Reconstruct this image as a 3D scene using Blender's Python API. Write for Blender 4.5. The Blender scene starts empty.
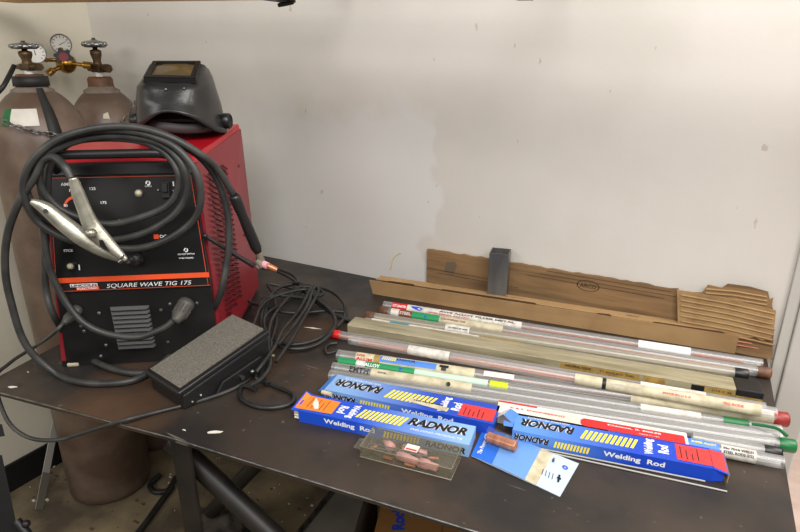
import bpy, bmesh, math, random
from mathutils import Vector, Matrix, Euler
random.seed(7)
PI = math.pi
scene = bpy.context.scene
C = scene.collection

# ------------------------------------------------------------------ camera
def unit(v): return Vector(v).normalized()
EYE = Vector((0, 0, 1.572)); TOP = 0.9; FPX = 578.0
RX = Vector((0.8739274, 0.16209205, -0.45823255))
RY = Vector((0.48605648, -0.29144079, 0.82390009))
RZ = Vector((0.0, -0.94275576, -0.33348399))
cam_d = bpy.data.cameras.new('camera'); cam = bpy.data.objects.new('camera', cam_d); C.objects.link(cam)
cam.matrix_world = Matrix(((RX[0], -RX[1], -RX[2], EYE[0]), (RY[0], -RY[1], -RY[2], EYE[1]), (RZ[0], -RZ[1], -RZ[2], EYE[2]), (0, 0, 0, 1)))
cam_d.sensor_width = 36; cam_d.lens = FPX / 800 * 36; cam_d.clip_start = 0.02
scene.camera = cam

# ------------------------------------------------------------------ light
world = bpy.data.worlds.new('world'); scene.world = world; world.use_nodes = True
world.node_tree.nodes['Background'].inputs[0].default_value = (1.0, 0.96, 0.9, 1)
world.node_tree.nodes['Background'].inputs[1].default_value = 0.09
def area(name, loc, aim, sx, sy, power, col):
    d = bpy.data.lights.new(name, 'AREA'); d.shape = 'RECTANGLE'; d.size = sx; d.size_y = sy; d.energy = power; d.color = col
    o = bpy.data.objects.new(name, d); C.objects.link(o); o.location = loc
    o.rotation_euler = (Vector(aim) - Vector(loc)).to_track_quat('-Z', 'Y').to_euler()
    return o
area('room_light_behind', (-1.3, -1.9, 2.35), (-0.6, 1.3, 1.1), 2.0, 0.7, 25, (1.0, 0.98, 0.95))
area('ceiling_light_near', (0.35, -0.1, 2.75), (-0.4, 1.0, 0.9), 1.9, 0.8, 56, (1.0, 0.97, 0.93))
area('ceiling_light_right', (1.6, -0.9, 2.5), (-0.2, 1.3, 0.9), 1.2, 0.6, 20, (1.0, 0.95, 0.92))
area('doorway_daylight', (1.5, 1.6, 2.5), (1.0, 1.6, 0.0), 1.2, 1.4, 60, (1.0, 0.93, 0.88))
vs = scene.view_settings
scene.cycles.transparent_max_bounces = 32
vs.view_transform = 'Standard'; vs.look = 'None'; vs.gamma = 1.0; vs.use_curve_mapping = False; vs.exposure = 0.0

# ------------------------------------------------------------------ place finding: sight line to a level or upright plane
def ray(x, y):
    q = Vector((x - 400, y - 266, FPX)); return Vector((RX.dot(q), RY.dot(q), RZ.dot(q)))
def T(x, y, z=TOP):
    r = ray(x, y); return EYE + r * ((z - EYE.z) / r.z)
def WY(x, y, Y):
    r = ray(x, y); return EYE + r * (Y / r.y)
def V(x, y, p0, n):
    r = ray(x, y); return EYE + r * ((Vector(p0) - EYE).dot(n) / r.dot(n))

# ------------------------------------------------------------------ materials
def srgb(c): 
    f = lambda u: u / 12.92 if u <= 0.04045 else ((u + 0.055) / 1.055) ** 2.4
    return (f(c[0] / 255), f(c[1] / 255), f(c[2] / 255), 1)
def mat(name, col, rough=0.5, metal=0.0, col2=None, scale=20, bump=0.0, bscale=80, spec=0.5, lo=0.4, hi=0.65, stretch=None, detail=6):
    m = bpy.data.materials.new(name); m.use_nodes = True; nt = m.node_tree; b = nt.nodes['Principled BSDF']
    b.inputs['Base Color'].default_value = srgb(col); b.inputs['Roughness'].default_value = rough
    b.inputs['Metallic'].default_value = metal; b.inputs['Specular IOR Level'].default_value = spec
    tc = nt.nodes.new('ShaderNodeTexCoord'); src = tc.outputs['Object']
    if stretch:
        mp = nt.nodes.new('ShaderNodeMapping'); mp.inputs['Scale'].default_value = stretch
        nt.links.new(src, mp.inputs[0]); src = mp.outputs[0]
    if col2:
        n = nt.nodes.new('ShaderNodeTexNoise'); n.inputs['Scale'].default_value = scale; n.inputs['Detail'].default_value = detail
        nt.links.new(src, n.inputs['Vector'])
        r = nt.nodes.new('ShaderNodeValToRGB'); r.color_ramp.elements[0].position = lo; r.color_ramp.elements[1].position = hi
        r.color_ramp.elements[0].color = srgb(col); r.color_ramp.elements[1].color = srgb(col2)
        nt.links.new(n.outputs['Fac'], r.inputs[0]); nt.links.new(r.outputs[0], b.inputs['Base Color'])
    if bump:
        n2 = nt.nodes.new('ShaderNodeTexNoise'); n2.inputs['Scale'].default_value = bscale; n2.inputs['Detail'].default_value = 5
        nt.links.new(src, n2.inputs['Vector'])
        bp = nt.nodes.new('ShaderNodeBump'); bp.inputs['Strength'].default_value = bump; bp.inputs['Distance'].default_value = 0.004
        nt.links.new(n2.outputs['Fac'], bp.inputs['Height']); nt.links.new(bp.outputs[0], b.inputs['Normal'])
    return m
def clear_mat(name, tint=(242, 242, 242), haze=0.15, gloss=0.08, rough=0.33, hcol=(236, 236, 234), edge=0.34):
    m = bpy.data.materials.new(name); m.use_nodes = True; nt = m.node_tree; nt.nodes.clear()
    out = nt.nodes.new('ShaderNodeOutputMaterial'); tr = nt.nodes.new('ShaderNodeBsdfTransparent'); tr.inputs[0].default_value = srgb(tint)
    df = nt.nodes.new('ShaderNodeBsdfDiffuse'); df.inputs[0].default_value = srgb(hcol)
    gl = nt.nodes.new('ShaderNodeBsdfGlossy'); gl.inputs['Roughness'].default_value = rough; gl.inputs[0].default_value = (1, 1, 1, 1)
    m1 = nt.nodes.new('ShaderNodeMixShader'); m1.inputs[0].default_value = haze
    lw = nt.nodes.new('ShaderNodeLayerWeight'); lw.inputs[0].default_value = 0.35
    mm = nt.nodes.new('ShaderNodeMath'); mm.operation = 'MULTIPLY_ADD'; mm.inputs[1].default_value = edge; mm.inputs[2].default_value = gloss
    m2 = nt.nodes.new('ShaderNodeMixShader')
    nt.links.new(tr.outputs[0], m1.inputs[1]); nt.links.new(df.outputs[0], m1.inputs[2])
    nt.links.new(lw.outputs['Facing'], mm.inputs[0]); nt.links.new(mm.outputs[0], m2.inputs[0])
    nt.links.new(m1.outputs[0], m2.inputs[1]); nt.links.new(gl.outputs[0], m2.inputs[2]); nt.links.new(m2.outputs[0], out.inputs[0])
    return m
def print_mat(name, c0, c1, L, x0=0.25, x1=0.75):      # printed colour that runs from one end of a carton to the other
    m = mat(name, c0, 0.35); nt = m.node_tree; b = nt.nodes['Principled BSDF']
    tc = nt.nodes.new('ShaderNodeTexCoord'); s = nt.nodes.new('ShaderNodeSeparateXYZ'); nt.links.new(tc.outputs['Object'], s.inputs[0])
    mr = nt.nodes.new('ShaderNodeMath'); mr.operation = 'DIVIDE'; mr.inputs[1].default_value = L; nt.links.new(s.outputs[0], mr.inputs[0])
    r = nt.nodes.new('ShaderNodeValToRGB'); r.color_ramp.elements[0].position = x0; r.color_ramp.elements[1].position = x1
    r.color_ramp.elements[0].color = srgb(c0); r.color_ramp.elements[1].color = srgb(c1)
    nt.links.new(mr.outputs[0], r.inputs[0]); nt.links.new(r.outputs[0], b.inputs['Base Color'])
    return m
M = {}
M['black_plastic'] = mat('black_plastic', (26, 26, 27), 0.38)
M['black_satin'] = mat('black_satin', (20, 20, 21), 0.5)
M['black_panel'] = mat('black_panel', (22, 22, 23), 0.3, col2=(34, 33, 32), scale=6)
M['helmet'] = mat('helmet_black', (30, 30, 31), 0.3, col2=(44, 43, 42), scale=9, bump=0.1, bscale=150)
M['cable'] = mat('cable_rubber', (42, 43, 43), 0.45, col2=(62, 62, 60), scale=18)
M['thin_cable'] = mat('thin_cable_rubber', (27, 28, 28), 0.42, col2=(44, 44, 43), scale=30)
M['white'] = mat('white_paint', (226, 224, 218), 0.5)
M['print_white'] = mat('print_white', (235, 236, 238), 0.5)
M['print_black'] = mat('print_black', (16, 16, 20), 0.5)
M['print_red'] = mat('print_red', (196, 38, 40), 0.5)
M['print_blue'] = mat('print_blue', (24, 72, 200), 0.5)
M['print_yellow'] = mat('print_yellow', (246, 226, 60), 0.5)
M['orange'] = mat('orange_stripe', (232, 84, 40), 0.5)
M['chrome'] = mat('chrome', (150, 152, 154), 0.3, 0.9)
M['steel'] = mat('steel', (150, 150, 148), 0.35, 1.0, col2=(105, 104, 100), scale=40)
M['dark_steel'] = mat('dark_steel', (84, 84, 86), 0.35, 0.45, col2=(118, 116, 112), scale=16, stretch=(1, 1, 0.3))
M['cast'] = mat('cast_aluminium', (188, 186, 172), 0.36, 0.75, col2=(150, 148, 134), scale=30, bump=0.12)
M['brass'] = mat('brass', (176, 134, 58), 0.3, 1.0, col2=(120, 88, 40), scale=60)
M['old_brass'] = mat('aged_brass', (96, 76, 52), 0.45, 0.7, col2=(70, 54, 40), scale=50)
M['copper'] = mat('copper', (196, 128, 92), 0.32, 0.55, col2=(166, 102, 72), scale=60)
M['copper_rod'] = mat('copper_rod', (196, 124, 96), 0.45, 0.2)
M['grey_rod'] = mat('grey_rod', (168, 166, 162), 0.5, 0.15)
M['pink'] = mat('pink_ceramic', (226, 164, 176), 0.45)
M['red_paint'] = mat('red_enamel', (146, 34, 46), 0.36, col2=(130, 30, 40), scale=5)
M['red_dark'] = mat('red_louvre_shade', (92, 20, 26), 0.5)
M['card'] = mat('brown_cardboard', (168, 136, 94), 0.8, col2=(152, 121, 82), scale=9, bump=0.08, bscale=200)
M['card_old'] = mat('aged_cardboard', (140, 110, 74), 0.85, col2=(104, 80, 54), scale=10, bump=0.3, bscale=60, stretch=(0.35, 1, 5), lo=0.42, hi=0.7)
M['card_in'] = mat('cardboard_inside', (166, 136, 94), 0.85, col2=(140, 110, 72), scale=20)
M['white_card'] = mat('white_card', (226, 222, 212), 0.6, col2=(206, 200, 188), scale=12)
M['cream'] = mat('cream_label', (206, 197, 168), 0.55, col2=(176, 166, 138), scale=45)
M['paper'] = mat('white_label', (216, 213, 204), 0.55, col2=(186, 180, 172), scale=70)
M['green'] = mat('green_label', (28, 140, 84), 0.45)
M['pale_green'] = mat('pale_green_label', (190, 216, 196), 0.5)
M['red'] = mat('red_plastic', (200, 34, 32), 0.4)
M['dark_red'] = mat('worn_red_plastic', (146, 40, 34), 0.45, col2=(120, 40, 36), scale=60)
M['green_cap'] = mat('green_plastic', (22, 104, 56), 0.4)
M['brown_cap'] = mat('brown_cap', (84, 54, 38), 0.55, col2=(110, 74, 52), scale=90, bump=0.2)
M['brown_txt'] = mat('brown_print', (120, 66, 52), 0.5)
M['teal'] = mat('teal_print', (40, 132, 150), 0.5)
M['blue_label'] = mat('blue_label', (74, 128, 212), 0.45)
M['lime'] = mat('lime_tape', (196, 222, 30), 0.5)
M['tan_sticker'] = mat('tan_sticker', (170, 140, 72), 0.55, col2=(140, 112, 56), scale=60)
M['dusty_box'] = mat('dusty_clear_box', (158, 150, 124), 0.35, col2=(128, 120, 92), scale=60, stretch=(0.12, 1, 1), bump=0.15)
M['orange_sticker'] = mat('orange_sticker', (236, 132, 44), 0.5)
M['red_sticker'] = mat('red_sticker', (214, 58, 58), 0.5)
M['pad'] = mat('ribbed_grey_rubber', (118, 113, 104), 0.8, col2=(88, 84, 77), scale=260, bump=0.6, bscale=420, lo=0.35, hi=0.7, detail=3)
M['wood'] = mat('pine_wood', (232, 184, 112), 0.5, col2=(190, 140, 76), scale=10, stretch=(0.3, 6, 6))
M['rag'] = mat('grey_rag', (78, 72, 64), 0.9, col2=(58, 52, 46), scale=30, bump=0.4)
M['clear'] = clear_mat('clear_plastic')
M['clear_dusty'] = clear_mat('dusty_clear_plastic', (232, 228, 216), 0.26, 0.07, 0.33, (214, 208, 190))
M['clear_case'] = clear_mat('clear_case', (244, 243, 238), 0.05, 0.015, 0.08, (200, 196, 180), 0.05)
M['blister'] = clear_mat('blister_plastic', (252, 253, 255), 0.02, 0.015, 0.06, edge=0.1)
M['gauge_face'] = mat('gauge_face', (222, 220, 212), 0.35)
M['glass_dark'] = mat('welding_lens', (86, 72, 46), 0.08, spec=1.0)
M['belt'] = mat('black_belt', (32, 31, 30), 0.6, bump=0.15)
M['frame_black'] = mat('black_painted_steel', (20, 19, 18), 0.5, col2=(38, 33, 29), scale=12)
M['tank'] = mat('brown_tank_paint', (92, 74, 62), 0.4, col2=(124, 106, 92), scale=9, bump=0.06, bscale=30, lo=0.42, hi=0.75)
M['rust'] = mat('rusty_collar', (110, 74, 48), 0.6, col2=(80, 56, 42), scale=40)
M['grey_collar'] = mat('grey_collar', (128, 118, 106), 0.6, col2=(104, 90, 78), scale=30)

# ------------------------------------------------------------------ mesh builder (local coordinates of the thing)
class MB:
    def __init__(s): s.v = []; s.f = []; s.m = []; s.sm = []
    def add(s, vs, fs, mi=0, smooth=False, X=None):
        o = len(s.v)
        for p in vs: s.v.append(X @ Vector(p) if X is not None else Vector(p))
        for f in fs: s.f.append([i + o for i in f]); s.m.append(mi); s.sm.append(smooth)
        return s
    def box(s, a, b, mi=0, X=None, bev=0.0):
        x0, y0, z0 = [min(a[i], b[i]) for i in range(3)]; x1, y1, z1 = [max(a[i], b[i]) for i in range(3)]
        if bev <= 0:
            vs = [(x0,y0,z0),(x1,y0,z0),(x1,y1,z0),(x0,y1,z0),(x0,y0,z1),(x1,y0,z1),(x1,y1,z1),(x0,y1,z1)]
            return s.add(vs, [(3,2,1,0),(4,5,6,7),(0,1,5,4),(1,2,6,5),(2,3,7,6),(3,0,4,7)], mi, False, X)
        bm = bmesh.new(); bmesh.ops.create_cube(bm, size=1)
        for v in bm.verts: v.co = Vector(((x0+x1)/2 + v.co.x*(x1-x0), (y0+y1)/2 + v.co.y*(y1-y0), (z0+z1)/2 + v.co.z*(z1-z0)))
        bmesh.ops.bevel(bm, geom=bm.edges[:], offset=bev, segments=2, profile=0.5, affect='EDGES')
        return s.frombm(bm, mi, X)
    def frombm(s, bm, mi=0, X=None, smooth=False):
        bm.verts.index_update()
        s.add([v.co.copy() for v in bm.verts], [[v.index for v in f.verts] for f in bm.faces], mi, smooth, X); bm.free(); return s
    def hexa(s, p, mi=0, X=None, bev=0):               # 8 corners: bottom ring 0-3 counter-clockwise from above, top ring 4-7
        fs = [(3,2,1,0),(4,5,6,7),(0,1,5,4),(1,2,6,5),(2,3,7,6),(3,0,4,7)]
        if not bev: return s.add(p, fs, mi, False, X)
        bm = bmesh.new(); vs = [bm.verts.new(q) for q in p]
        for f in fs: bm.faces.new([vs[i] for i in f])
        bmesh.ops.bevel(bm, geom=bm.edges[:], offset=bev, segments=3, profile=0.5, affect='EDGES')
        return s.frombm(bm, mi, X)
    def prism(s, pts, z0, z1, mi=0, X=None):           # polygon in xy pushed through z
        n = len(pts); vs = [(p[0], p[1], z0) for p in pts] + [(p[0], p[1], z1) for p in pts]
        fs = [list(range(n))[::-1], list(range(n, 2*n))] + [(i, (i+1) % n, n + (i+1) % n, n + i) for i in range(n)]
        return s.add(vs, fs, mi, False, X)
    def sweep(s, pts, r, seg=10, mi=0, closed=False, caps=True, X=None, rfun=None):
        pts = [Vector(p) for p in pts]; n = len(pts); rings = []
        def tan(i):
            a = pts[(i-1) % n] if (closed or i > 0) else pts[i]; b = pts[(i+1) % n] if (closed or i < n-1) else pts[i]
            d = b - a; return d.normalized() if d.length > 1e-9 else Vector((0,0,1))
        t = tan(0); u = t.orthogonal().normalized(); prev = t
        for i in range(n):
            t = tan(i); q = prev.rotation_difference(t); u = q @ u; u = (u - t * u.dot(t)).normalized(); prev = t
            w = t.cross(u); rr = rfun(i / max(1, n-1)) * r if rfun else r
            rings.append([pts[i] + (u * math.cos(2*PI*k/seg) + w * math.sin(2*PI*k/seg)) * rr for k in range(seg)])
        vs = [p for g in rings for p in g]; fs = []
        for i in range(n if closed else n - 1):
            j = (i + 1) % n
            for k in range(seg): fs.append((i*seg+k, i*seg+(k+1) % seg, j*seg+(k+1) % seg, j*seg+k))
        s.add(vs, fs, mi, True, X)
        if caps and not closed: s.add(rings[0], [list(range(seg))[::-1]], mi, False, X); s.add(rings[-1], [list(range(seg))], mi, False, X)
        return s
    def cyl(s, a, b, r, r2=None, seg=20, mi=0, caps=True, X=None):
        r2 = r if r2 is None else r2
        return s.sweep([a, b], r, seg, mi, False, caps, X, rfun=lambda t: 1 + (r2 / r - 1) * t)
    def lathe(s, prof, o=(0,0,0), ax=(0,0,1), seg=28, mi=0, X=None, a0=0, a1=2*PI):
        ax = unit(ax); u = ax.orthogonal().normalized(); w = ax.cross(u); o = Vector(o); full = abs(a1 - a0 - 2*PI) < 1e-6
        ns = seg if full else seg + 1; vs = []
        for (r, h) in prof:
            for k in range(ns):
                a = a0 + (a1 - a0) * k / seg; vs.append(o + ax*h + (u*math.cos(a) + w*math.sin(a)) * max(r, 1e-5))
        fs = []
        for i in range(len(prof) - 1):
            for k in range(seg):
                k2 = (k + 1) % ns; fs.append((i*ns+k, i*ns+k2, (i+1)*ns+k2, (i+1)*ns+k))
        return s.add(vs, fs, mi, True, X)
    def ball(s, c, r, mi=0, seg=14, sc=(1,1,1), X=None):
        pr = [(math.sin(PI*i/8), -math.cos(PI*i/8)) for i in range(9)]; vs = []; fs = []
        for (a, h) in pr:
            for k in range(seg): vs.append((c[0]+r*sc[0]*max(a,1e-3)*math.cos(2*PI*k/seg), c[1]+r*sc[1]*max(a,1e-3)*math.sin(2*PI*k/seg), c[2]+r*sc[2]*h))
        for i in range(8):
            for k in range(seg): fs.append((i*seg+k, i*seg+(k+1) % seg, (i+1)*seg+(k+1) % seg, (i+1)*seg+k))
        return s.add(vs, fs, mi, True, X)
    def mesh(s, name, mats):
        me = bpy.data.meshes.new(name); me.from_pydata([tuple(v) for v in s.v], [], s.f)
        for m in mats: me.materials.append(m)
        me.polygons.foreach_set('material_index', s.m); me.polygons.foreach_set('use_smooth', s.sm); me.update(); return me

def frame(o, x, up=(0,0,1)):                            # origin, x axis along x, z near up
    x = unit(x); z = Vector(up); z = (z - x*z.dot(x)).normalized(); y = z.cross(x); o = Vector(o)
    return Matrix(((x[0],y[0],z[0],o[0]),(x[1],y[1],z[1],o[1]),(x[2],y[2],z[2],o[2]),(0,0,0,1)))
def tag(o, label=None, cat=None, group=None, kind=None):
    if label: o['label'] = label
    if cat: o['category'] = cat
    if group: o['group'] = group
    if kind: o['kind'] = kind
    return o
def thing(name, label, cat, F=None, group=None):
    o = bpy.data.objects.new(name, None); C.objects.link(o); o.empty_display_size = 0.05
    o.matrix_world = F if F is not None else Matrix()
    return tag(o, label, cat, group)
def part(name, mb, mats, parent, label=None, bevel=0):
    if not isinstance(mats, (list, tuple)): mats = [mats]
    o = bpy.data.objects.new(name, mb.mesh(name, mats)); C.objects.link(o); o.parent = parent
    if label: o['label'] = label
    return o
def solo(name, mb, mats, label, cat, F=None, group=None):
    o = part(name, mb, mats, None); o.matrix_world = F if F is not None else Matrix(); return tag(o, label, cat, group)
def struct(name, mb, mats, F=None):
    o = part(name, mb, mats, None); o['kind'] = 'structure'
    if F is not None: o.matrix_world = F
    return o
def spline(pts, k=8, closed=False):
    P = [Vector(p) for p in pts]; n = len(P); out = []
    for i in range(n if closed else n - 1):
        g = lambda j: P[j % n] if closed else P[max(0, min(n-1, j))]
        p0, p1, p2, p3 = g(i-1), g(i), g(i+1), g(i+2)
        for q in range(k):
            t = q / k
            out.append(0.5*((2*p1) + (p2-p0)*t + (2*p0-5*p1+4*p2-p3)*t*t + (3*p1-p0-3*p2+p3)*t**3))
    if not closed: out.append(P[-1])
    return out
_tc = {}
def text_geo(body, bold=0.0, shear=0.0):
    k = (body, bold, shear)
    if k in _tc: return _tc[k]
    best = None
    for bo in (bold, bold+.006, max(0, bold-.007), bold+.013, 0.0):
        cu = bpy.data.curves.new('t', 'FONT'); cu.body = body; cu.size = 1; cu.offset = bo; cu.shear = shear; cu.resolution_u = 3; cu.fill_mode = 'FRONT'
        ob = bpy.data.objects.new('t', cu); C.objects.link(ob); dg = bpy.context.evaluated_depsgraph_get(); dg.update()
        me = bpy.data.meshes.new_from_object(ob.evaluated_get(dg)); vs = [v.co.copy() for v in me.vertices]; fs = [list(p.vertices) for p in me.polygons]; ar = sum(p.area for p in me.polygons)
        bpy.data.objects.remove(ob); bpy.data.curves.remove(cu); bpy.data.meshes.remove(me)
        x0 = min(v.x for v in vs); x1 = max(v.x for v in vs); y0 = min(v.y for v in vs); y1 = max(v.y for v in vs)
        r = ([((v.x-x0)/(x1-x0), (v.y-y0)/(y1-y0)) for v in vs], fs); f = ar/((x1-x0)*(y1-y0))
        if best is None or f > best[0]: best = (f, r)
        if f > .2: break
    _tc[k] = best[1]; return best[1]
def text(mb, body, o, x, y, w, h, mi=0, bold=0.0, shear=0.0, lift=0.0004, wrap=None):   # o lower-left corner, x right, y up (unit vectors)
    vs, fs = text_geo(body, bold, shear); o = Vector(o); x = unit(x); y = unit(y); n = x.cross(y)
    out = [o + x*(a*w) + y*(b*h) + n*lift for a, b in vs]
    if wrap: out = [wrap(p) for p in out]
    return mb.add(out, fs, mi)
def quad(mb, o, x, y, w, h, mi=0, lift=0.0003, skew=0.0):
    o = Vector(o); x = unit(x); y = unit(y); n = x.cross(y)*lift
    return mb.add([o+n, o+x*w+n, o+x*(w+skew)+y*h+n, o+x*skew+y*h+n], [(0,1,2,3)], mi)
print('corners', T(268,256), T(767,356))
YW = T(268,256).y
XL = WY(90, 25, YW).x
XR = WY(771, 371, YW).x
print('YW', YW, 'XL', XL, 'XR', XR)

# ------------------------------------------------------------------ room
def wall_mat():
    m = mat('painted_wall', (205, 201, 194), 0.55, col2=(212, 208, 202), scale=3, bump=0.12, bscale=55, spec=0.3); nt = m.node_tree; b = nt.nodes['Principled BSDF']
    old = b.inputs['Base Color'].links[0].from_socket
    tc = nt.nodes.new('ShaderNodeTexCoord')
    # patched paint: a whiter block low on the left of the wall, ragged edge
    nz = nt.nodes.new('ShaderNodeTexNoise'); nz.inputs['Scale'].default_value = 9; nt.links.new(tc.outputs['Object'], nz.inputs['Vector'])
    sp = nt.nodes.new('ShaderNodeSeparateXYZ'); nt.links.new(tc.outputs['Object'], sp.inputs[0])
    def M_(op, a, bb):
        q = nt.nodes.new('ShaderNodeMath'); q.operation = op
        for i, w in enumerate((a, bb)):
            if isinstance(w, (int, float)): q.inputs[i].default_value = w
            else: nt.links.new(w, q.inputs[i])
        return q.outputs[0]
    off = M_('MULTIPLY', M_('SUBTRACT', nz.outputs['Fac'], 0.5), 0.22)
    def sm(v, lo, hi):
        q = nt.nodes.new('ShaderNodeMapRange'); q.interpolation_type = 'SMOOTHSTEP'; q.inputs[1].default_value = lo; q.inputs[2].default_value = hi
        nt.links.new(v, q.inputs[0]); return q.outputs[0]
    xx = M_('ADD', sp.outputs[0], off); zz = M_('ADD', sp.outputs[2], off)
    f = M_('MULTIPLY', sm(xx, -1.5, -1.3), M_('SUBTRACT', 1.0, sm(xx, -0.735, -0.715)))
    f = M_('MULTIPLY', f, M_('SUBTRACT', 1.0, sm(zz, 1.38, 1.46)))
    mx = nt.nodes.new('ShaderNodeMix'); mx.data_type = 'RGBA'; mx.inputs[7].default_value = srgb((216, 217, 216))
    nt.links.new(M_('MULTIPLY', f, 0.6), mx.inputs[0]); nt.links.new(old, mx.inputs[6])
    # small scuffs
    n3 = nt.nodes.new('ShaderNodeTexNoise'); n3.inputs['Scale'].default_value = 26; n3.inputs['Detail'].default_value = 3
    mp = nt.nodes.new('ShaderNodeMapping'); mp.inputs['Scale'].default_value = (1.4, 1, 0.7); nt.links.new(tc.outputs['Object'], mp.inputs[0]); nt.links.new(mp.outputs[0], n3.inputs['Vector'])
    mx2 = nt.nodes.new('ShaderNodeMix'); mx2.data_type = 'RGBA'; mx2.inputs[7].default_value = srgb((168, 160, 148))
    nt.links.new(M_('MULTIPLY', sm(n3.outputs['Fac'], 0.735, 0.76), 0.6), mx2.inputs[0]); nt.links.new(mx.outputs[2], mx2.inputs[6])
    nt.links.new(mx2.outputs[2], b.inputs['Base Color']); return m
M['wall'] = wall_mat()
M['wall_l'] = mat('left_wall_paint', (216, 211, 194), 0.6, col2=(206, 200, 182), scale=3, bump=0.2, bscale=40)
M['trim_grey'] = mat('grey_trim_paint', (190, 188, 182), 0.5, col2=(150, 130, 108), scale=24, lo=0.68, hi=0.74)
M['floor'] = mat('dusty_concrete', (84, 74, 60), 0.85, col2=(150, 134, 104), scale=5, bump=0.8, bscale=40, lo=0.38, hi=0.72, detail=14)
M['bright_floor'] = mat('pale_marbled_vinyl', (238, 214, 200), 0.4, col2=(222, 194, 178), scale=5, stretch=(1, 3, 1), lo=0.4, hi=0.7, detail=8)
struct('wall_back', MB().box((XL-0.1, YW, 0), (XR+0.005, YW+0.1, 2.9)), M['wall'])
struct('wall_left', MB().box((XL-0.1, -1.2, 0), (XL, YW, 2.9)), M['wall_l'])
struct('floor', MB().box((XL-0.1, -1.2, -0.05), (XR+0.09, YW, 0)), M['floor'])
struct('floor_right', MB().box((XR+0.09, -1.2, -0.05), (3.2, 5.5, 0)), M['bright_floor'])
struct('baseboard_left', MB().box((XL, -1.0, 0), (XL+0.012, YW, 0.115), bev=0.003), M['black_satin'])
struct('baseboard_back', MB().box((XL+0.012, YW-0.012, 0), (XR, YW, 0.115), bev=0.003), M['black_satin'])
struct('trim_1', MB().box((XR-0.002, YW-0.014, 0), (XR+0.022, YW+0.11, 2.9), bev=0.003).box((XR+0.022, YW-0.024, 0), (XR+0.085, YW+0.12, 2.9), bev=0.004), M['trim_grey'])
# yellow crayon squiggle on the wall
sq = spline([WY(x, y, YW-0.0008) for x, y in ((401,253),(397,255),(393,260),(392,265),(390,270))], 5)
solo('crayon_mark', MB().sweep(sq, 0.0012, 5), mat('crayon', (214, 190, 84), 0.7), 'small yellow crayon squiggle on the white wall above the bench', 'mark')

# shelf board overhead
a = WY(17, 3.2, 1.2); b = WY(280, 0.0, 1.2); dirx = (b - a); F = frame(a, dirx)
sh = thing('wooden_shelf', 'pale pine shelf board along the top edge of the picture above the gas cylinders', 'shelf', F)
part('board', MB().box((0, -0.1, 0), (2.6, 0, 0.02), bev=0.002), M['wood'], sh)
bx = (WY(288, 1, 1.2) - a).dot(unit(dirx))
ld_ = YW - 1.2 - .002
part('bracket', MB().hexa([(bx-0.01,-.02,.0205),(bx+.01,-.02,.0205),(bx+.01,ld_-.001,.10),(bx-.01,ld_-.001,.10),(bx-0.01,-.02,.0265),(bx+.01,-.02,.0265),(bx+.01,ld_-.001,.106),(bx-.01,ld_-.001,.106)]).box((bx-0.02, -0.09, -0.006), (bx+0.02, -0.004, -0.0005)).box((bx-0.02, -0.004, -0.006), (bx+0.02, 0.004, 0.10)).sweep([(bx-0.02,-0.01,-0.012),(bx+0.0,-0.012,-0.010),(bx+0.03,-0.02,-0.007)], 0.005, 8), M['black_satin'], sh)
part('bracket', MB().hexa([(1.705,-.02,.0205),(1.725,-.02,.0205),(1.725,ld_-.001,.10),(1.705,ld_-.001,.10),(1.705,-.02,.0265),(1.725,-.02,.0265),(1.725,ld_-.001,.106),(1.705,ld_-.001,.106)]).box((1.7, -0.09, -0.006), (1.73, -0.004, -0.0005)).box((1.7, -0.004, -0.006), (1.73, 0.004, 0.10)), M['black_satin'], sh)

# ------------------------------------------------------------------ steel bench
def bench_mat():
    m = mat('bench_steel', (44, 42, 41), 0.42, 0.3, col2=(78, 66, 56), scale=4, bump=0.12, bscale=60, lo=0.4, hi=0.72, detail=9); nt = m.node_tree; b = nt.nodes['Principled BSDF']
    old = b.inputs['Base Color'].links[0].from_socket; tc = nt.nodes.new('ShaderNodeTexCoord')
    def layer(prev, scale, lo, hi, col, stretch=(1,1,1), detail=4, amt=1.0):
        mp = nt.nodes.new('ShaderNodeMapping'); mp.inputs['Scale'].default_value = stretch; mp.inputs['Rotation'].default_value = (0,0,0.4)
        n = nt.nodes.new('ShaderNodeTexNoise'); n.inputs['Scale'].default_value = scale; n.inputs['Detail'].default_value = detail
        r = nt.nodes.new('ShaderNodeMapRange'); r.inputs[1].default_value = lo; r.inputs[2].default_value = hi; r.inputs[4].default_value = amt
        mx = nt.nodes.new('ShaderNodeMix'); mx.data_type = 'RGBA'; mx.inputs[7].default_value = srgb(col)
        nt.links.new(tc.outputs['Object'], mp.inputs[0]); nt.links.new(mp.outputs[0], n.inputs['Vector']); nt.links.new(n.outputs['Fac'], r.inputs[0])
        nt.links.new(r.outputs[0], mx.inputs[0]); nt.links.new(prev, mx.inputs[6]); return mx.outputs[2]
    c = layer(old, 2.2, 0.52, 0.68, (104, 76, 54), detail=9, amt=0.75)
    c = layer(c, 60, 0.69, 0.74, (128, 116, 100), detail=3, amt=0.6)
    c = layer(c, 12, 0.60, 0.75, (32, 30, 29), detail=7, amt=0.6)
    c = layer(c, 18, 0.73, 0.75, (140, 130, 116), stretch=(0.25, 3, 1), detail=2, amt=0.6)
    nt.links.new(c, b.inputs['Base Color'])
    n = nt.nodes.new('ShaderNodeTexNoise'); n.inputs['Scale'].default_value = 7; n.inputs['Detail'].default_value = 6; nt.links.new(tc.outputs['Object'], n.inputs['Vector'])
    r = nt.nodes.new('ShaderNodeMapRange'); r.inputs[1].default_value = 0.3; r.inputs[2].default_value = 0.7; r.inputs[3].default_value = 0.34; r.inputs[4].default_value = 0.6
    nt.links.new(n.outputs['Fac'], r.inputs[0]); nt.links.new(r.outputs[0], b.inputs['Roughness']); return m
M['bench'] = bench_mat()
c_fl = T(-21, 387); c_fm = T(170, 437); c_fr = T(479, 532); d_ = (c_fr - c_fm).normalized()
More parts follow.
